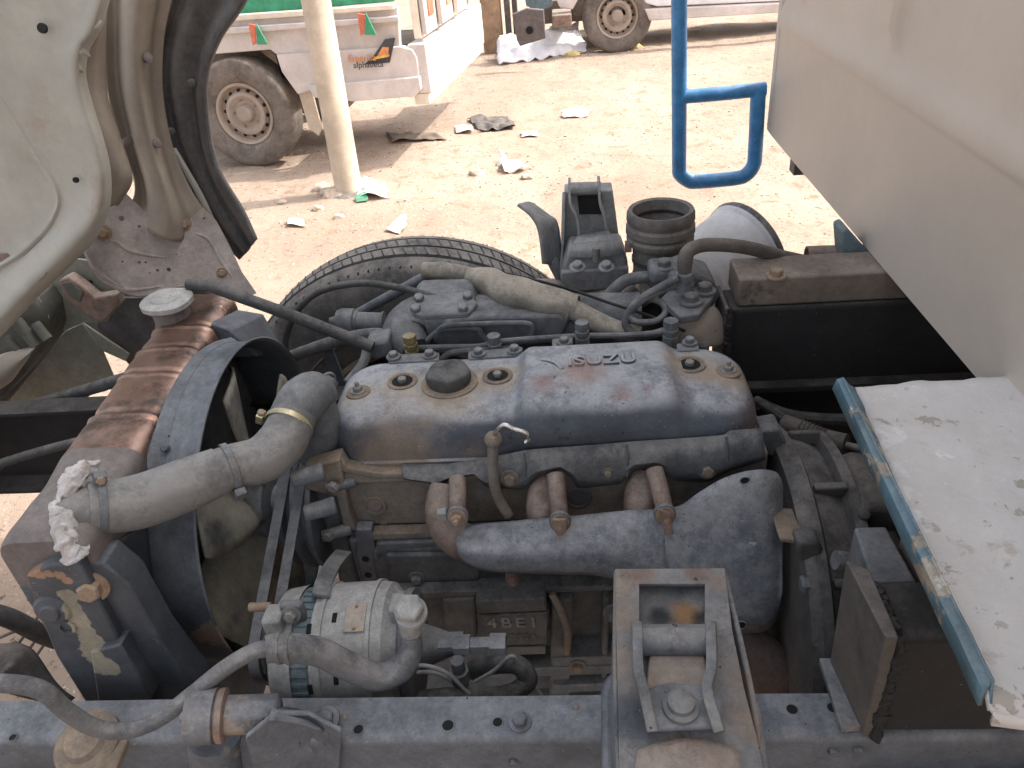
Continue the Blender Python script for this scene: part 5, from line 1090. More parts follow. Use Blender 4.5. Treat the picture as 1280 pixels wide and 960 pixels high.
m.v = [v+Vector((noise.noise(v*55), noise.noise(v*55+Vector((9, 0, 0))), noise.noise(v*55+Vector((0, 9, 0)))))*.007+Vector((noise.noise(v*150), noise.noise(v*150+Vector((9, 0, 0))), noise.noise(v*150+Vector((0, 9, 0)))))*.004 for v in m.v]
m.obj('filler_paste', 'filler_paste', ra, ang=80)
# cap
cc_ = V(210, 380, z=1.022)
m = M(); m.lathe(cc_+Vector((0, 0, -.03)), UP, [(-.01, .034), (.0, .030), (.022, .030), (.024, .036), (.030, .037), (.031, .030)], 40); m.obj('filler_neck', 'tank_old', ra)
m = M(); vs = []; fs = []; N_ = 64
for h, r_, lob in ((.0, .036, 1), (.001, .043, 1), (.009, .043, 1), (.011, .039, .8), (.0115, .026, 0), (.014, .024, 0), (.0145, .016, 0), (.013, .010, 0), (.014, .0005, 0)):
    for i in range(N_): a = 2*pi*i/N_; rr = r_*(1+lob*(.10*max(0, cos(a-5.4))**8+.10*max(0, cos(a-2.3))**8)); vs.append(cc_+Vector((cos(a)*rr, sin(a)*rr, h)))
for i in range(8):
    for j in range(N_): q = (j+1) % N_; fs.append((i*N_+j, i*N_+q, (i+1)*N_+q, (i+1)*N_+j))
m.add(vs, fs); m.obj('radiator_cap', 'alloy', ra, ang=35)
# shroud: square back to round throat, ring
RC = Vector((0, .93, .765)); RR = .252
def sq(i, n, x):
    a = 2*pi*i/n; c_, s_ = cos(a), sin(a); k_ = 1/max(abs(c_), abs(s_)); return Vector((x, RC.y+c_*min(k_, 1.25)*.295, RC.z-.03+s_*min(k_, 1.25)*(.225 if s_ > 0 else .36)))
m = M(); n = 96; vs = []; fs = []
prof_ = [(-.604, 1, 0), (-.590, .97, 0), (-.578, .5, 0), (-.566, .1, .006), (-.560, 0, .003), (-.556, 0, 0), (-.53, 0, 0), (-.504, 0, .002), (-.498, 0, .007)]
for x, sq_, dr in prof_:
    for i in range(n):
        a = 2*pi*i/n; c = Vector((x, RC.y+cos(a)*(RR+dr), RC.z+sin(a)*(RR+dr))); q = sq(i, n, x); q.x += -.04*(q.y-.93)*sq_; p_ = c.lerp(q, sq_); bk_ = max(0, min(1, (-.505-p_.x)/.055)); p_.x -= .055*bk_*sst(.97, .84, p_.z); vs.append(p_)
for i in range(len(prof_)-1):
    for j in range(n): q = (j+1) % n; fs.append((i*n+j, i*n+q, (i+1)*n+q, (i+1)*n+j))
m.add(vs, fs); so = m.obj('fan_shroud', 'shroud_paint', ra, solid=.003, ang=40)
m = M(); m.tube([Vector((-.548-.043*sst(.97, .84, RC.z+sin(R(a))*RR), RC.y+cos(R(a))*(RR+.001), RC.z+sin(R(a))*(RR+.001))) for a in range(0, 361, 6)], .0022, 6, 1); m.obj('weld_seam', 'shroud_paint', so)
m = M(); m.hexa([(-.60, 1.10, .93), (-.535, 1.10, .93), (-.55, 1.24, .86), (-.62, 1.24, .86), (-.60, 1.10, 1.0), (-.57, 1.10, .985), (-.56, 1.22, .95), (-.62, 1.22, .965)]); m.obj('top_corner_plate', 'shroud_paint', ra, bevel=.004)
# near side channel
def rp(name, mat, pts, y, th, bevel=.005, par=ra):
    m = M(); P_ = [V(a[0], a[1], y=(a[2] if len(a) > 2 else y)) for a in pts]; m.prism(P_, (0, th, 0)); return m.obj(name, mat, par, bevel=bevel)
rp('side_channel', 'rad_side', [(32, 720), (60, 706), (98, 704), (118, 740), (160, 822), (166, 870), (186, 900), (180, 930), (120, 900), (70, 820), (45, 760)], .585, .03, .003)
rp('side_flange', 'rad_side', [(96, 706), (128, 704), (160, 730), (200, 800), (262, 880), (230, 905), (186, 898), (164, 862), (150, 806), (118, 745)], .598, .04, .003)
m = M(); m.loft([[V(a, b, y=c) for a, b, c in l] for l in (
    [(104, 704, .622), (120, 742, .618), (150, 808, .612), (166, 866, .606), (186, 905, .60)],
    [(118, 688, .628), (142, 738, .622), (172, 806, .614), (192, 862, .607), (212, 902, .60)],
    [(150, 672, .650), (168, 736, .640), (196, 802, .625), (222, 858, .612), (246, 900, .602)],
    [(184, 655, .700), (192, 736, .680), (216, 800, .655), (244, 852, .635), (275, 900, .615)])], 30, 5, .002); m.obj('shroud_skirt', 'rad_side', ra, solid=.003)
for px, py, r_ in ((115, 733, .0135),): bolt(V(px, py, y=.594), (.2, -1, .15), r_, 'rust_bolt', ra, washer=True)
m = M(); m.lathe(V(84, 783, y=.584), (.1, -1, .1), [(0, .0115), (.003, .0105), (.003, .007), (-.002, .007)], 20); m.obj('eyelet', 'rad_side', ra)
m = M(); m.lathe(V(66, 762, y=.584), (.1, -1, .1), [(0, .022), (.004, .019), (.006, .012), (.009, .010)], 22); m.obj('welded_nut', 'rad_side', ra)
rp('foot_bracket', 'rad_side', [(112, 815), (150, 806), (190, 872), (172, 905), (124, 890)], .575, .04, .003)

# ------------------------------------------------------------ hoses (each its own thing)
def hose(name, mat, pts, r, label, cat, n=20, sm=8, rough=0):
    """pts: (px,py,y)"""
    P = [V(a, b, y=c) for a, b, c in pts]; m = M(); m.tube(P, r, n, sm)
    if rough: m.v = [v+Vector((noise.noise(v*40), noise.noise(v*40+Vector((9, 0, 0))), noise.noise(v*40+Vector((0, 9, 0)))))*rough for v in m.v]
    o = m.obj(name, mat); group(o, label, cat); return o
tr = thing('radiator_hose', 'thick grey rubber hose curving from the radiator neck to the engine', 'hose', V(230, 615, y=.70))
pts_ = [(84, 640, .648), (108, 637, .652), (170, 629, .68), (230, 608, .715), (285, 585, .75), (325, 575, .775), (350, 556, .80), (363, 530, .835), (372, 512, .86)]
m = M(); m.tube([V(a, b, y=c) for a, b, c in pts_], [.0275, .0275, .0285, .0285, .0285, .0305, .033, .031, .030], 32, 8); m.v = [v+Vector((noise.noise(v*25), 0, noise.noise(v*25+Vector((9, 0, 0)))))*.0015 for v in m.v]; ho = m.obj('rubber_hose', 'hose_grey', tr)
m = M(); m.tube([V(a, b, y=c) for a, b, c in [(110, 636, .653), (170, 628, .68), (230, 607, .715), (276, 588, .745)]], [.0310, .0335, .0335, .0305], 32, 8); m.obj('outer_sleeve', 'hose_grey', tr)
def clamp(p, ax, r, mat, scr, par):
    ax = ax.normalized(); m = M(); m.lathe(p-ax*.004, ax, [(0, r), (.0005, r+.0012), (.0085, r+.0012), (.009, r)], 40, False, False); o = m.obj('hose_clamp', mat, par)
    s_ = (scr-ax*scr.dot(ax)).normalized(); q = p+s_*(r+.006); t_ = ax.cross(s_); m = M(); m.rbox(q, (.014, .018, .010), frame(q, ax, t_).to_3x3()); m.obj('clamp_housing', mat, o, bevel=.0015); bolt(q+t_*.008, t_, .0055, 'rust_bolt', o, 'clamp_screw', washer=False)
clamp(V(126, 633, y=.66), V(170, 629, y=.68)-V(108, 637, y=.652), .0325, 'cast_grey', Vector((.1, .2, 1)), tr)
clamp(V(287, 585, y=.752), V(325, 575, y=.775)-V(230, 608, y=.715), .0318, 'cast_grey', Vector((.2, -.8, -.5)), tr)
clamp(V(360, 533, y=.832), V(372, 512, y=.86)-V(350, 556, y=.80), .0325, 'zinc', Vector((-1, .2, .5)), tr)
vh = thing('vacuum_hose', 'long grey hose sagging across the lower left to the hex nut beside the alternator', 'hose', V(200, 900, y=.50))
m = M(); m.tube([V(a, b, y=c) for a, b, c in ((515, 795, .598), (512, 818, .585), (498, 838, .575), (470, 846, .565), (430, 830, .56), (395, 814, .555), (350, 810, .545), (332, 812, .54))], [.0125, .0145, .0165, .0165, .0165, .0165, .0165, .015], 20, 8); m.obj('thick_hose', 'rubber_grey', vh)
m = M(); m.tube([V(a, b, y=c) for a, b, c in ((345, 811, .543), (318, 814, .535), (280, 836, .52), (240, 868, .50), (200, 898, .485), (160, 913, .47), (120, 910, .46), (85, 890, .455), (50, 862, .45), (0, 854, .445), (-60, 856, .44))], [.0098, .0092, .009, .009, .009, .009, .009, .009, .009, .009], 16, 8); m.obj('thin_hose', 'rubber_grey', vh)
for a, b, c in ((350, 810, .545), (362, 811, .547)): m = M(); m.lathe(V(a, b, y=c), Vector((1, .1, 0)), [(-.003, .016), (-.002, .0178), (.002, .0178), (.003, .016)], 24, False, False); m.obj('hose_rib', 'rubber_grey', vh)
hose('coolant_hose', 'rubber', [(236, 356, 1.17), (262, 358, 1.16), (300, 371, 1.15), (350, 389, 1.14), (410, 412, 1.13), (466, 434, 1.12)], .0105, 'thin black hose running from the radiator cap to the engine front', 'hose')
hose('overflow_tube', 'rubber', [(358, 445, 1.25), (358, 420, 1.25), (372, 388, 1.25), (400, 364, 1.26), (450, 354, 1.27), (500, 360, 1.25), (545, 372, 1.22)], .0065, 'thin black tube looping in front of the tyre', 'tube', 12)
hose('steering_pipe', 'rubber_grey', [(340, 456, 1.3), (380, 440, 1.26), (430, 424, 1.22), (470, 418, 1.2), (500, 424, 1.18)], .012, 'grey bent pipe crossing the dark wheel hub', 'pipe')
hose('drag_link', 'frame_paint', [(440, 396, 1.35), (520, 352, 1.36), (565, 330, 1.37)], .010, 'straight grey rod rising behind the loop tube', 'rod', 14, 1)
hose('heater_hose', 'hose_tan', [(530, 338, 1.34), (560, 339, 1.33), (596, 348, 1.32), (606, 351, 1.32)], [.016, .017, .018], 'short dusty hose stub ending just in front of the tyre top', 'hose', rough=.002)
th_ = thing('lagged_hose', 'tan hose in a cracked dusty sleeve lying behind the intake', 'hose', V(650, 370, y=1.3))
m = M(); m.tube([V(a, b, y=c) for a, b, c in ((586, 346, 1.30), (608, 352, 1.28), (640, 366, 1.24), (680, 375, 1.21), (716, 386, 1.20))], [.020, .027, .030, .027, .024], 24, 7); m.v = [v+Vector((noise.noise(v*30), noise.noise(v*30+Vector((9, 0, 0))), noise.noise(v*22+Vector((0, 9, 0)))))*.006 for v in m.v]; m.obj('cracked_sleeve', 'hose_tan', th_, ang=35)
m = M(); m.lathe(V(716, 386, y=1.20), V(740, 398, y=1.18)-V(700, 381, y=1.205), [(-.004, .0245), (.002, .026), (.003, .022), (-.02, .019)], 28, False, False); m.obj('sleeve_lip', 'hose_tan', th_)
m = M(); m.tube([V(a, b, y=c) for a, b, c in ((700, 379, 1.20), (726, 392, 1.19), (750, 404, 1.175), (775, 414, 1.16), (800, 420, 1.15))], [.018, .018, .018, .017, .016], 22, 6); m.obj('inner_hose', 'hose_tan', th_)
hose('rear_hose', 'hose_tan', [(656, 362, 1.42), (700, 362, 1.41), (750, 368, 1.38), (790, 374, 1.34), (812, 362, 1.31)], .022, 'second tan hose running straight behind the cracked one', 'hose', rough=.002)
hose('bent_hose', 'rubber_grey', [(752, 384, 1.26), (764, 366, 1.26), (784, 350, 1.26), (812, 346, 1.26)], .011, 'short grey hose bending up beside the injection pump', 'hose')
hose('bent_hose', 'hose_tan', [(768, 388, 1.27), (780, 372, 1.28), (792, 358, 1.29)], .011, 'short tan hose stub behind the grey bent one', 'hose')
hose('clutch_cable', 'black_frame', [(560, 335, 1.36), (620, 340, 1.33), (700, 358, 1.25), (760, 378, 1.2), (812, 395, 1.16), (856, 414, 1.12)], .0028, 'thin dark cable running diagonally to the pump', 'cable', 8)
hose('fuel_hose', 'rubber_grey', [(848, 347, 1.16), (820, 362, 1.16), (794, 380, 1.15), (782, 402, 1.15), (790, 416, 1.14), (806, 420, 1.12), (830, 414, 1.11)], .0068, 'grey fuel hose curling from the banjo fitting to the rail', 'hose', 12)
hose('fuel_hose', 'rubber_grey', [(852, 354, 1.17), (822, 366, 1.16), (800, 378, 1.15), (788, 392, 1.15), (796, 402, 1.14), (820, 401, 1.14), (832, 390, 1.15), (826, 378, 1.16), (808, 374, 1.17), (792, 380, 1.18)], .0055, 'thin fuel hose coiled in a loop before the injection pump', 'hose', 12)
hose('breather_hose', 'grease', [(856, 345, 1.17), (856, 328, 1.17), (862, 313, 1.18), (885, 306, 1.2), (930, 309, 1.22), (975, 320, 1.25), (1020, 330, 1.28)], [.010, .013, .0115, .0115, .0115, .0115, .0115], 'brown rubber hose arching from the pump to the far frame block', 'hose')
hose('starter_hose', 'rubber', [(520, 876, .60), (560, 872, .60), (600, 872, .61), (640, 866, .62), (660, 850, .63), (648, 832, .64), (620, 830, .65), (590, 838, .66)], .0125, 'dark hose bending back on itself beside the alternator', 'hose', rough=.001)
for i, (q, mt, lab) in enumerate([
    (((500, 836), (530, 832), (560, 842), (585, 866), (600, 872)), 'wire_grey', 'uppermost thin grey wire leaving the alternator'),
    (((498, 846), (530, 840), (556, 846), (578, 864), (596, 878)), 'wire_grey', 'lower thin grey wire leaving the alternator'),
    (((560, 846), (576, 856), (590, 868), (599, 882)), 'green_wire', 'short green wire beside the alternator'),
    (((594, 852), (618, 838), (640, 820), (652, 838), (668, 858), (682, 876)), 'wire_grey', 'thin wire rising to a peak below the number pad')]):
    hose('wire', mt, [(a, b, .605+.01*i) for a, b in q], .0026, lab, 'wire', 8)

# ------------------------------------------------------------ intake bellows and air cleaner behind
ib = thing('intake_bellows', 'dusty black ribbed rubber intake bellows standing open behind the engine', 'bellows', V(826, 330, y=1.36))
c = V(826, 262, y=1.36); rr = .060
pr = [(.0, rr*.86), (.002, rr*.98), (-.004, rr*1.03), (-.016, rr*1.04), (-.020, rr*.97), (-.024, rr*.96), (-.028, rr*1.05), (-.040, rr*1.06), (-.044, rr*.97), (-.047, rr*.96), (-.051, rr*1.04), (-.060, rr*1.03), (-.066, rr*.90), (-.072, rr*.84), (-.078, rr*.85), (-.09, rr*.83), (-.094, rr*.85), (-.10, rr*.83), (-.12, rr*.82), (-.124, rr*.85), (-.16, rr*.85)]
inner = [(-.16, rr*.70), (-.06, rr*.72), (-.05, rr*.90), (-.040, rr*.80), (-.028, rr*.93), (-.018, rr*.80), (-.008, rr*.84)]
m = M(); m.lathe(c, UP, inner[::1]+pr, 56, False, False); m.obj('bellows', 'bellows_rubber', ib, ang=50)
m = M(); m.lathe(c-UP*.098, UP, [(0, rr*.87), (.008, rr*.87)], 48, False, False); m.obj('band_clamp', 'rubber', ib)
m = M(); m.cyl(c-UP*.158, c-UP*.15, rr*.72, 40); m.obj('duct_floor', 'black_rag', ib)
m = M(); m.rbox(c+Vector((-rr*1.0, -.015, -.062)), (.012, .014, .018)); m.obj('clamp_lug', 'rust', ib)
m = M(); m.lathe(c-UP*.30, UP, [(0, .05), (.15, .05)], 30); m.obj('lower_pipe', 'rubber', ib)
ac = thing('air_cleaner', 'silver grey dented metal drum behind the brown hose', 'air cleaner', V(905, 340, y=1.5))
c = V(912, 325, y=1.52); ax_ = Vector((.85, .55, .25)).normalized()
m = M(); m.lathe(c, ax_, [(-.16, .04), (-.155, .088), (-.10, .100), (-.098, .094), (.03, .100), (.034, .106), (.044, .106), (.05, .098), (.052, .02)], 56); m.obj('drum', 'drum_metal', ac, ang=30)
m = M(); m.lathe(c, ax_, [(.040, .1065), (.048, .1085), (.054, .1065)], 56, False, False); m.obj('rim_seam', 'cast_dark', ac)
m = M(); m.tube([c+ax_*-.12, c+ax_*-.2+Vector((0, -.02, -.06)), c+ax_*-.22+Vector((0, -.03, -.18))], .05, 20); m.obj('inlet_elbow', 'cast_dark', ac)
m = M(); m.box(.0, .05, 1.16, 1.44, .60, .78); 
m = M(); m.box(.03, .10, 1.225, 1.50, .70, .80); m.obj('outrigger', 'frame_paint', ft, bevel=.006)
m = M(); m.box(.035, .095, 1.37, 1.49, .79, fp(745, 352, 0).z+.01); m.obj('tower_leg', 'frame_paint', ft, bevel=.006)
# power steering canister before the wheel
sc_ = thing('steering_canister', 'short blue-grey ribbed cylinder lying in front of the tyre', 'canister', V(450, 400, y=1.25))
a_, b_ = V(412, 401, y=1.25), V(488, 404, y=1.25); d_ = (b_-a_)
m = M(); m.lathe(a_, d_, [(0, .006), (.012, .010), (.014, .020), (.022, .024), (.046, .025), (.048, .021), (.052, .021), (.054, .019), (.098, .019), (.099, .022), (.102, .022)], 28); m.obj('body', 'cast_grey', sc_, ang=30)
m = M(); m.prism([V(398, 430, y=1.24), V(412, 428, y=1.24), V(440, 500, y=1.24), V(426, 504, y=1.24)], (0, .006, 0)); m.obj('stay', 'frame_paint', sc_)

# ------------------------------------------------------------ hinge bush on the near rail, lower left
hb = thing('hinge_bush', 'heavy grey steel hinge bush with round eye on a gusset, lower left on the rail', 'hinge', V(270, 930, y=.5))
def hp_(px, py, d=0): return V(px, py, y=.492+d)
a_, b_ = hp_(238, 896, -.01), hp_(282, 894, -.004); ax_ = (b_-a_).normalized()
m = M(); m.lathe(a_, ax_, [(-.004, .020), (-.003, .027), (0, .029), (.026, .029), (.028, .024)], 40); m.obj('eye_ring', 'bracket_paint', hb, ang=30)
m = M(); m.lathe(a_+ax_*.026, ax_, [(0, .024), (.004, .0285), (.010, .0285), (.012, .022)], 40); m.obj('rubber_collar', 'rust', hb)
m = M(); m.lathe(a_+ax_*.036, ax_, [(0, .0215), (.052, .0215), (.058, .018), (.060, .010)], 8); m.obj('hinge_pin_boss', 'bracket_paint', hb, bevel=.003)
m = M(); m.lathe(a_-ax_*.010, ax_, [(0, .006), (.01, .007)], 6); m.obj('pin_nut', 'steel_bolt', hb)
m = M(); m.tube([hp_(268, 915), hp_(274, 960), hp_(276, 1010)], [.030, .031, .033], 28, 3); m.obj('stub_leg', 'bracket_paint', hb)
m = M(); P_ = [V(344, 886, y=.487), V(386, 888, y=.50), V(428, 908, y=.486), V(424, 965, y=.482), V(410, 1000, y=.482), V(330, 1000, y=.47), V(308, 916, y=.46)]; m.prism(P_, (0, -.006, -.002)); m.obj('gusset', 'frame_paint', hb, bevel=.003)
m = M(); m.loft([[hp_(340, 884, -.0), hp_(372, 888, .02), hp_(400, 898, .03)], [hp_(336, 900, -.02), hp_(372, 904, -.012), hp_(404, 915, -.008)]], 10, 1); m.obj('gusset_rim', 'frame_paint', hb, solid=.004)
bolt(V(408, 900, z=.800), (0, -.3, 1), .010, 'frame_paint', hb)
jn = thing('ball_joint', 'round dusty tan mount plate with domed centre on the rail at the lower left', 'mount', V(110, 930, y=.47))
c = V(108, 928, z=.80); m = M(); m.lathe(c, (0, -.25, 1), [(-.01, .036), (0, .036), (.003, .032), (.003, .024), (.010, .020), (.013, .012), (.014, .0005)], 36); m.obj('domed_plate', 'head_tan', jn)
m = M(); m.prism([V(72, 935, z=.797), V(92, 905, z=.797), V(150, 900, z=.797), V(158, 925, z=.797), (V(138, 975, z=.797)), V(75, 975, z=.797)], (0, 0, -.012)); m.obj('base_plate', 'head_tan', jn, bevel=.003)

# dark things lower left behind the near rail
hose('black_pipe', 'rubber', [(-30, 762, .80), (10, 772, .82), (50, 792, .85), (70, 800, .88)], .016, 'black rubber pipe end at the left edge below the radiator', 'pipe')
for i, (a, b) in enumerate((((8, 826), (48, 770)), ((-8, 800), (50, 776)), ((18, 838), (56, 784)), ((30, 842), (66, 790)))):
    hose('steel_rod', 'black_rag', [(a[0], a[1], .9), (b[0], b[1], .95)], .003, ('uppermost steep thin dark rod at the left edge', 'flattest thin dark rod crossing the others at the left edge', 'inner of two parallel dark rods over the orange soil', 'outer right of two parallel dark rods over the orange soil')[i], 'rod', 6, 1)['group'] = 'thin rods of the wire bundle'
sheetlet('black_sack', 'black_rag', [V(-40, 800, y=.78), V(22, 805, y=.80), V(86, 880, y=.74), V(-20, 900, y=.66)], 'crumpled black plastic sack low at the left edge', 'sack', .01, .05, 31, 24)

# ------------------------------------------------------------ tilted cab, upper left
cbx = thing('tilted_cab', 'tilted grey-green truck cab underside with dusty wheel arch and black rubber flap, upper left', 'truck cab', V(120, 300, y=1.4))
def cl(name, mat, lines, par=cbx, m_=50, across=5, solid=.0025, rough=.0, ang=60, soff=0):
    m = M(); m.loft([[V(a[0], a[1], y=(a[2] if len(a) > 2 else l[0])) for a in l[1]] for l in lines], m_, across, rough); return m.obj(name, mat, par, solid=solid, ang=ang, soff=soff)
pa = cl('outer_panel', 'cab_paint', [
    (1.27, [(150, -60), (128, 30), (111, 62), (107, 96), (116, 132), (130, 177), (138, 215), (137, 256), (124, 290), (104, 315), (46, 372), (-14, 436), (-80, 500)]),
    (1.20, [(146, -60), (122, 30), (104, 60), (100, 95), (108, 132), (123, 177), (131, 215), (130, 254), (118, 285), (98, 309), (40, 366), (-20, 429), (-80, 492)]),
    (1.185, [(138, -60), (112, 30), (94, 60), (90, 96), (98, 134), (114, 180), (122, 215), (120, 250), (108, 278), (88, 299), (32, 355), (-28, 416), (-80, 470)]),
    (1.20, [(100, -60), (84, 30), (66, 66), (62, 102), (74, 142), (92, 188), (101, 220), (100, 250), (88, 273), (66, 292), (14, 340), (-40, 390), (-80, 430)]),
    (1.205, [(-30, -60), (-30, 40), (-8, 92), (10, 122), (30, 152), (50, 187), (70, 221), (78, 248), (72, 270), (58, 292), (24, 324), (-30, 356), (-80, 384)]),
    (1.20, [(-50, -60), (-48, 40), (-22, 92), (0, 126), (18, 156), (40, 192), (62, 226), (71, 249), (66, 268), (52, 288), (20, 318), (-34, 350), (-80, 376)]),
    (1.225, [(-56, -60), (-52, 40), (-28, 95), (-5, 129), (13, 159), (35, 195), (57, 229), (66, 249), (61, 266), (48, 284), (17, 312), (-36, 346), (-80, 370)]),
    (1.225, [(-90, -60), (-90, 40), (-90, 98), (-80, 150), (-70, 180), (-60, 205), (-60, 220), (-60, 235), (-60, 250), (-60, 270), (-60, 300), (-80, 330), (-100, 350)])], m_=90)
# dents and a pinch flange along the arch edge
for px, py, r_ in ((52, 35, .0055), (94, 225, .0035)):
    c = V(px, py, y=1.196); m = M(); c = c+(CAM-c).normalized()*.012; m.lathe(c, (.05, -1, .3), [(-.004, r_*1.3), (.0, r_*1.3), (.0008, r_*1.2)], 18); m.obj('panel_hole_shade', 'hole_shade', pa)
for (a, b, c, d) in ((92, 62, 112, 70), (88, 80, 104, 90), (112, 42, 126, 26)):
    m = M(); m.tube([V(a, b, y=1.196), V((a+c)/2, (b+d)/2-2, y=1.192), V(c, d, y=1.202)], [.002, .006, .002], 12, 5); m.obj('pressed_dimple', 'cab_paint', pa)
m = M(); m.tube([V(86, 306, y=1.186), V(74, 318, y=1.186), V(60, 330, y=1.188), V(56, 345, y=1.187), V(40, 354, y=1.19), V(30, 348, y=1.192)], .0012, 6); m.obj('paint_crack', 'rust', pa)
m = M(); m.prism([V(a, b, y=1.222) for a, b in ((-20, 318), (8, 316), (25, 326), (20, 344), (6, 352), (-20, 358))], (0, -.0015, 0)); m.obj('rust_patch', 'rust', pa, bevel=.0005)
cl('arch_inner', 'cab_liner', [
    (1.30, [(148, -60), (128, 30), (112, 62), (107, 98), (113, 130), (126, 176), (134, 215), (132, 262)]),
    (1.315, [(142, -60), (126, 30), (118, 70), (118, 105), (128, 145), (143, 190), (148, 222), (138, 258)]),
    (1.33, [(136, -60), (126, 30), (122, 75), (125, 115), (137, 155), (150, 195), (155, 224), (143, 256)]),
    (1.36, [(134, -60), (132, 30), (132, 75), (134, 120), (149, 168), (163, 212), (163, 232), (146, 258)])], m_=50)
col_ = cl('arch_column', 'cab_liner', [
    (1.44, [(126, -60), (130, 30), (132, 90), (138, 130), (154, 185), (168, 225), (166, 250), (150, 262)]),
    (1.46, [(146, -60), (147, 30), (148, 90), (154, 130), (168, 190), (180, 235), (180, 262), (168, 275)]),
    (1.40, [(164, -60), (160, 30), (160, 90), (164, 130), (178, 190), (192, 238), (194, 268), (186, 288)]),
    (1.385, [(182, -60), (174, 30), (173, 90), (178, 135), (192, 195), (206, 240), (210, 272), (205, 298)]),
    (1.41, [(200, -60), (187, 30), (183, 90), (188, 135), (200, 192), (213, 236), (222, 270), (224, 302)]),
    (1.45, [(214, -60), (194, 30), (190, 90), (195, 135), (206, 190), (220, 232), (236, 265), (240, 290)]),
    (1.46, [(232, -60), (208, 30), (203, 90), (206, 135), (218, 190), (238, 235), (254, 262), (262, 286)])], m_=60, across=6)
for px, py in ((180, 74), (156, 178), (192, 180)):
    m = M(); m.lathe(V(px, py, y=1.40), (.9, -.5, .2), [(-.01, .005), (.008, .006), (.012, .009), (.014, .009), (.016, .004)], 14); m.obj('trim_stud', 'tank_old', col_)
cl('flap_retainer', 'cab_paint', [(1.47, [(214, 185), (228, 212), (246, 245), (262, 280)]), (1.47, [(220, 185), (236, 212), (254, 243), (272, 282)])], m_=12, across=1)
fl_ = cl('rubber_flap', 'flap_rubber', [
    (1.50, [(226, -60), (214, 0), (203, 50), (201, 110), (215, 180), (240, 240), (268, 290), (300, 324)]),
    (1.515, [(244, -60), (230, 0), (214, 50), (210, 108), (224, 178), (248, 236), (275, 284), (304, 320)]),
    (1.49, [(268, -60), (252, 0), (232, 50), (226, 106), (237, 176), (258, 230), (284, 278), (309, 315)]),
    (1.50, [(296, -60), (278, 0), (254, 50), (242, 104), (248, 168), (264, 222), (291, 271), (314, 308)]),
    (1.475, [(312, -60), (292, 0), (264, 50), (250, 102), (254, 166), (268, 219), (296, 267), (317, 304)]),
    (1.47, [(322, -60), (304, 0), (272, 50), (257, 100), (260, 162), (273, 214), (302, 263), (320, 300)]),
    (1.50, [(326, -60), (308, 0), (275, 50), (259, 100), (262, 161), (275, 213), (304, 262), (321, 299)])], m_=60, across=4, solid=.005)
for px, py in ((222, 215), (240, 104), (214, 165)):
    m = M(); m.lathe(V(px, py, y=1.485), (0, -1, .1), [(-.004, .008), (.003, .008), (.006, .004)], 16); m.obj('flap_rivet', 'flap_rubber', fl_)
# drilled bracket plate
def planef(p0, p1, p2): o = V(p0[0], p0[1], y=p0[2]); a = V(p1[0], p1[1], y=p1[2])-o; b = V(p2[0], p2[1], y=p2[2])-o; return frame(o, a, b)
PF = planef((110, 330, 1.34), (290, 330, 1.44), (200, 240, 1.44)); PI_ = PF.inverted(); pn = PF.to_3x3() @ Vector((0, 0, 1)); po = PF.translation
def pf2(px, py): r = V(px, py, d=1)-CAM; k = (po-CAM).dot(pn)/r.dot(pn); q = PI_ @ (CAM+r*k); return (q.x, q.y)
def pw(px, py, l=0): q = pf2(px, py); return PF @ Vector((q[0], q[1], l))
osc = .0016
outl = [pf2(*p) for p in ((104, 314), (118, 286), (132, 252), (152, 237), (178, 262), (206, 288), (226, 304), (232, 286), (240, 270), (254, 260), (270, 276), (286, 306), (302, 340), (320, 366), (300, 376), (262, 366), (238, 359), (205, 366), (172, 370), (145, 362), (120, 342))]
hls = [(*pf2(a, b), r_*osc) for a, b, r_ in ((152, 273, 3.6), (174, 283, 2.2), (194, 292, 2.6), (153, 327, 1.8), (174, 328, 2.1), (182, 328, 1.9), (197, 338, 2.1), (211, 337, 3.0), (187, 341, 1.3), (255, 273, 1.8), (140, 338, 1.0), (220, 318, 1.4))]
bp_ = plate('bracket_plate', 'cab_plate', outl, hls, .003, PF, cbx)
sgn_ = 1 if (PF.to_3x3() @ Vector((0, 0, 1))).dot(CAM-po) > 0 else -1
for pts in (((128, 300), (146, 302), (160, 312), (182, 318), (206, 322)), ((246, 292), (262, 300), (274, 322), (290, 346)), ((112, 330), (130, 350), (160, 362), (200, 358))):
    m = M(); m.tube([pw(a, b, sgn_*.001) for a, b in pts], [.002, .0045, .0045, .002], 10); m.obj('pressed_bead', 'cab_plate', bp_)
cl('plate_lip', 'cab_plate', [(1.36, [(104, 314, 1.335), (120, 342, 1.34), (146, 362, 1.35), (172, 371, 1.365), (205, 367, 1.38), (238, 360, 1.40)]), (1.36, [(108, 312, 1.325), (124, 338, 1.33), (150, 357, 1.34), (174, 365, 1.355), (205, 361, 1.37), (238, 355, 1.39)])], bp_, 20, 1)
bolt(pw(129, 291, sgn_*.002), pn*sgn_, .010, 'rust_bolt', bp_); bolt(pw(230, 280, sgn_*.002), pn*sgn_, .009, 'cab_plate' if False else 'rust_bolt', bp_); bolt(pw(277, 341, sgn_*.002), pn*sgn_, .007, 'rust_bolt', bp_)
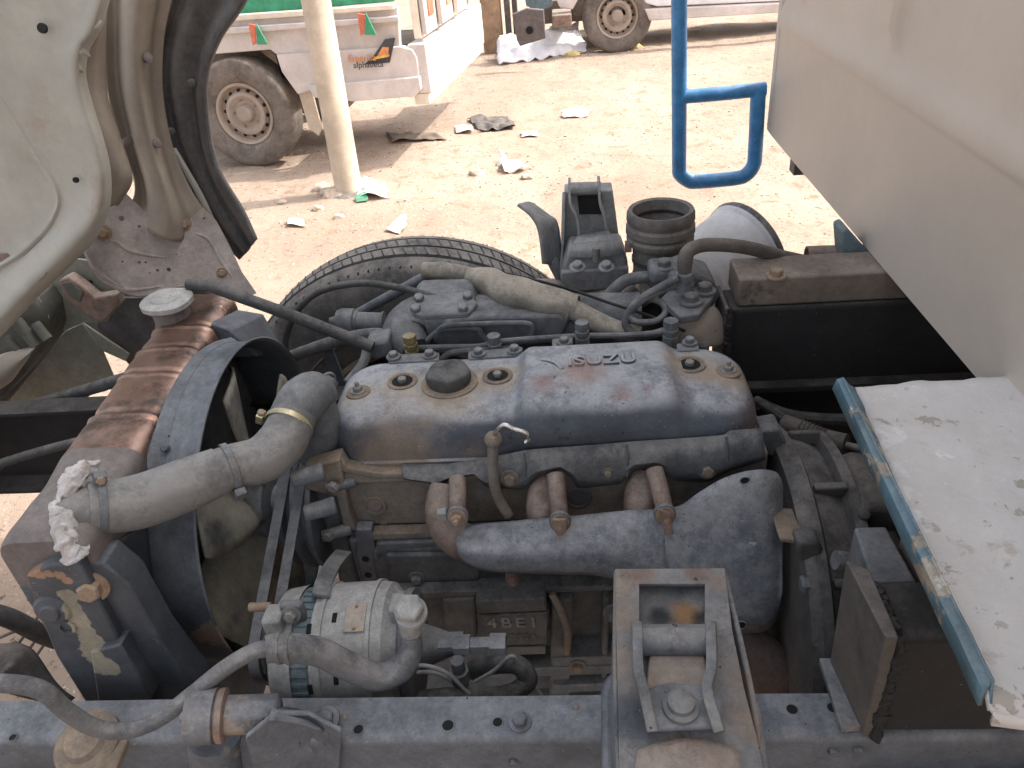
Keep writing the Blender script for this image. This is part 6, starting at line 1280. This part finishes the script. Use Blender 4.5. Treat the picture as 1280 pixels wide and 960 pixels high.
# darker inner structure below
def cq(name, mat, pts, y, th=.006, par=cbx, bevel=.002):
    m = M(); P_ = [V(a[0], a[1], y=(a[2] if len(a) > 2 else y)) for a in pts]; m.prism(P_, (0, th, 0)); return m.obj(name, mat, par, bevel=bevel)
cq('back_shade', 'cab_dark', [(60, 250), (236, 250), (300, 340), (300, 372), (238, 385), (200, 420), (166, 452), (130, 424), (60, 430)], 1.66)  # dark sheet added behind the plate to stand for the shaded cab interior
cq('side_sheet', 'flap_rubber', [(130, 372), (236, 372), (236, 430), (190, 480), (159, 454), (140, 430), (120, 408)], 1.52)
ug = cq('upper_web', 'cab_green', [(36, 372), (80, 322), (118, 326), (148, 366), (134, 402), (104, 404), (84, 412), (70, 414), (56, 402), (50, 386)], 1.44)
m = M(); m.lathe(V(113, 353, y=1.437), TOCAM, [(-.002, .0045), (.001, .0045)], 14); m.obj('panel_hole_shade', 'hole_shade', ug)
cq('rusty_bracket', 'rust', [(72, 352), (84, 346), (104, 360), (118, 372), (146, 368), (149, 382), (128, 404), (110, 396), (98, 386), (80, 372)], 1.40, .03, cbx, .004)
cq('bracket_recess_shade', 'cab_dark', [(76, 354), (88, 352), (104, 366), (100, 378), (86, 370)], 1.397, .004)  # dark patch on the bracket face paints the shade of its recess
cl('latch_strap', 'cab_paint', [(1.38, [(40, 372), (50, 388), (56, 402)]), (1.38, [(46, 369), (56, 384), (62, 398)])], cbx, 8, 1)
cq('dark_housing', 'cab_dark', [(-60, 420), (0, 402), (38, 374), (52, 392), (58, 420), (52, 440), (30, 470), (0, 500), (-60, 540)], 1.36, .10, cbx, .008)
cl('crusty_lip', 'cab_liner', [(1.33, [(-40, 470), (0, 446), (24, 440), (44, 436)]), (1.31, [(-40, 492), (0, 470), (16, 462), (40, 442)]), (1.33, [(-40, 510), (0, 484), (14, 474), (34, 452)])], cbx, 24, 5, .003, .008)
for (a, b, c, d, r_) in ((20, 400, 46, 432, .012), (44, 404, 60, 424, .010), (8, 420, 30, 446, .008)):
    m = M(); m.tube([V(a, b, y=1.34), V(c, d, y=1.33)], r_, 12, 1); m.obj('linkage_arm', 'cab_dark', cbx)
cq('lower_panel', 'cab_green', [(52, 446), (81, 414), (103, 404), (128, 439), (142, 471), (120, 488), (104, 502), (78, 511), (42, 548), (0, 558), (-60, 610), (-60, 556), (0, 508)], 1.50, .006)
cq('panel_edge', 'cab_green', [(103, 404), (133, 424), (162, 443), (157, 452), (128, 439)], 1.49, .006)
cq('gap_shade', 'flap_rubber', [(-60, 530), (0, 480), (48, 438), (56, 444), (0, 512), (-60, 560)], 1.45, .03)  # dark strip painting the shade of the gap above the lower panel
hose('black_pipe', 'rubber', [(-40, 534, 1.25), (0, 521, 1.25), (50, 505, 1.25), (120, 484, 1.25), (200, 460, 1.22)], .0125, 'black rubber pipe passing behind the copper tank at the left edge', 'pipe')
hose('black_pipe', 'rubber', [(-40, 598, 1.12), (0, 580, 1.12), (66, 560, 1.12), (130, 545, 1.1)], .009, 'thinner black pipe under the left end of the copper tank', 'pipe')

# ------------------------------------------------------------ small extras on the engine and rails
for px, py in ((196, 640), (206, 560)):
    q = V(px, py, x=-.545); m = M(); m.lathe(q, (.2, -.8, .6), [(-.004, .006), (.002, .006), (.004, .004)], 10); m.obj('shroud_rivet', 'shroud_paint', so)
for px, py in ((480, 655), (548, 652), (600, 640), (665, 645)):
    m = M(); m.lathe(V(px, py, y=.8655), TOCAM, [(0, .006), (.002, .0055), (.0025, .003)], 12); m.obj('cast_boss', 'head_tan', hd)
m = M(); m.tube([V(a, b, y=.846) for a, b in ((590, 700), (640, 728), (700, 732), (760, 735), (800, 736))], .004, 8); m.obj('sensor_lead', 'rubber', en)
for px, py in ((548, 668), (712, 742)): bolt(V(px, py, y=.84), TOCAM, .0065, 'cast_grey', bk)
m = M(); m.tube([V(640, 712, y=.80), V(640, 728, y=.80)], .010, 10, 1); m.obj('rusty_stud', 'rust', man)
for px, py in ((432, 896), (720, 884), (860, 890)): 
    m = M(); m.lathe(V(px, py, z=RZ+.0004), UP, [(0, .0035), (.0008, .003)], 8); m.obj('mud_fleck', 'rust', rn)

# groups for kinds that repeat
PHR = {'stone': 'stones lying in the yard', 'ochre_stone': 'ochre lumps by the back pickup', 'paper_litter': 'paper and plastic scraps in the yard', 'pickup_truck': 'pickups parked behind the truck',
       'cab_mount': 'cab mount towers of the truck', 'wire': 'thin wires beside the alternator', 'fuel_hose': 'fuel hoses at the injection pump', 'bent_hose': 'short bent hoses at the injection pump', 'black_pipe': 'black pipes at the left edge'}
for o in COL.objects:
    k_ = o.name.split('.')[0]
    if o.parent is None and k_ in PHR and 'group' not in o: o['group'] = PHR[k_]
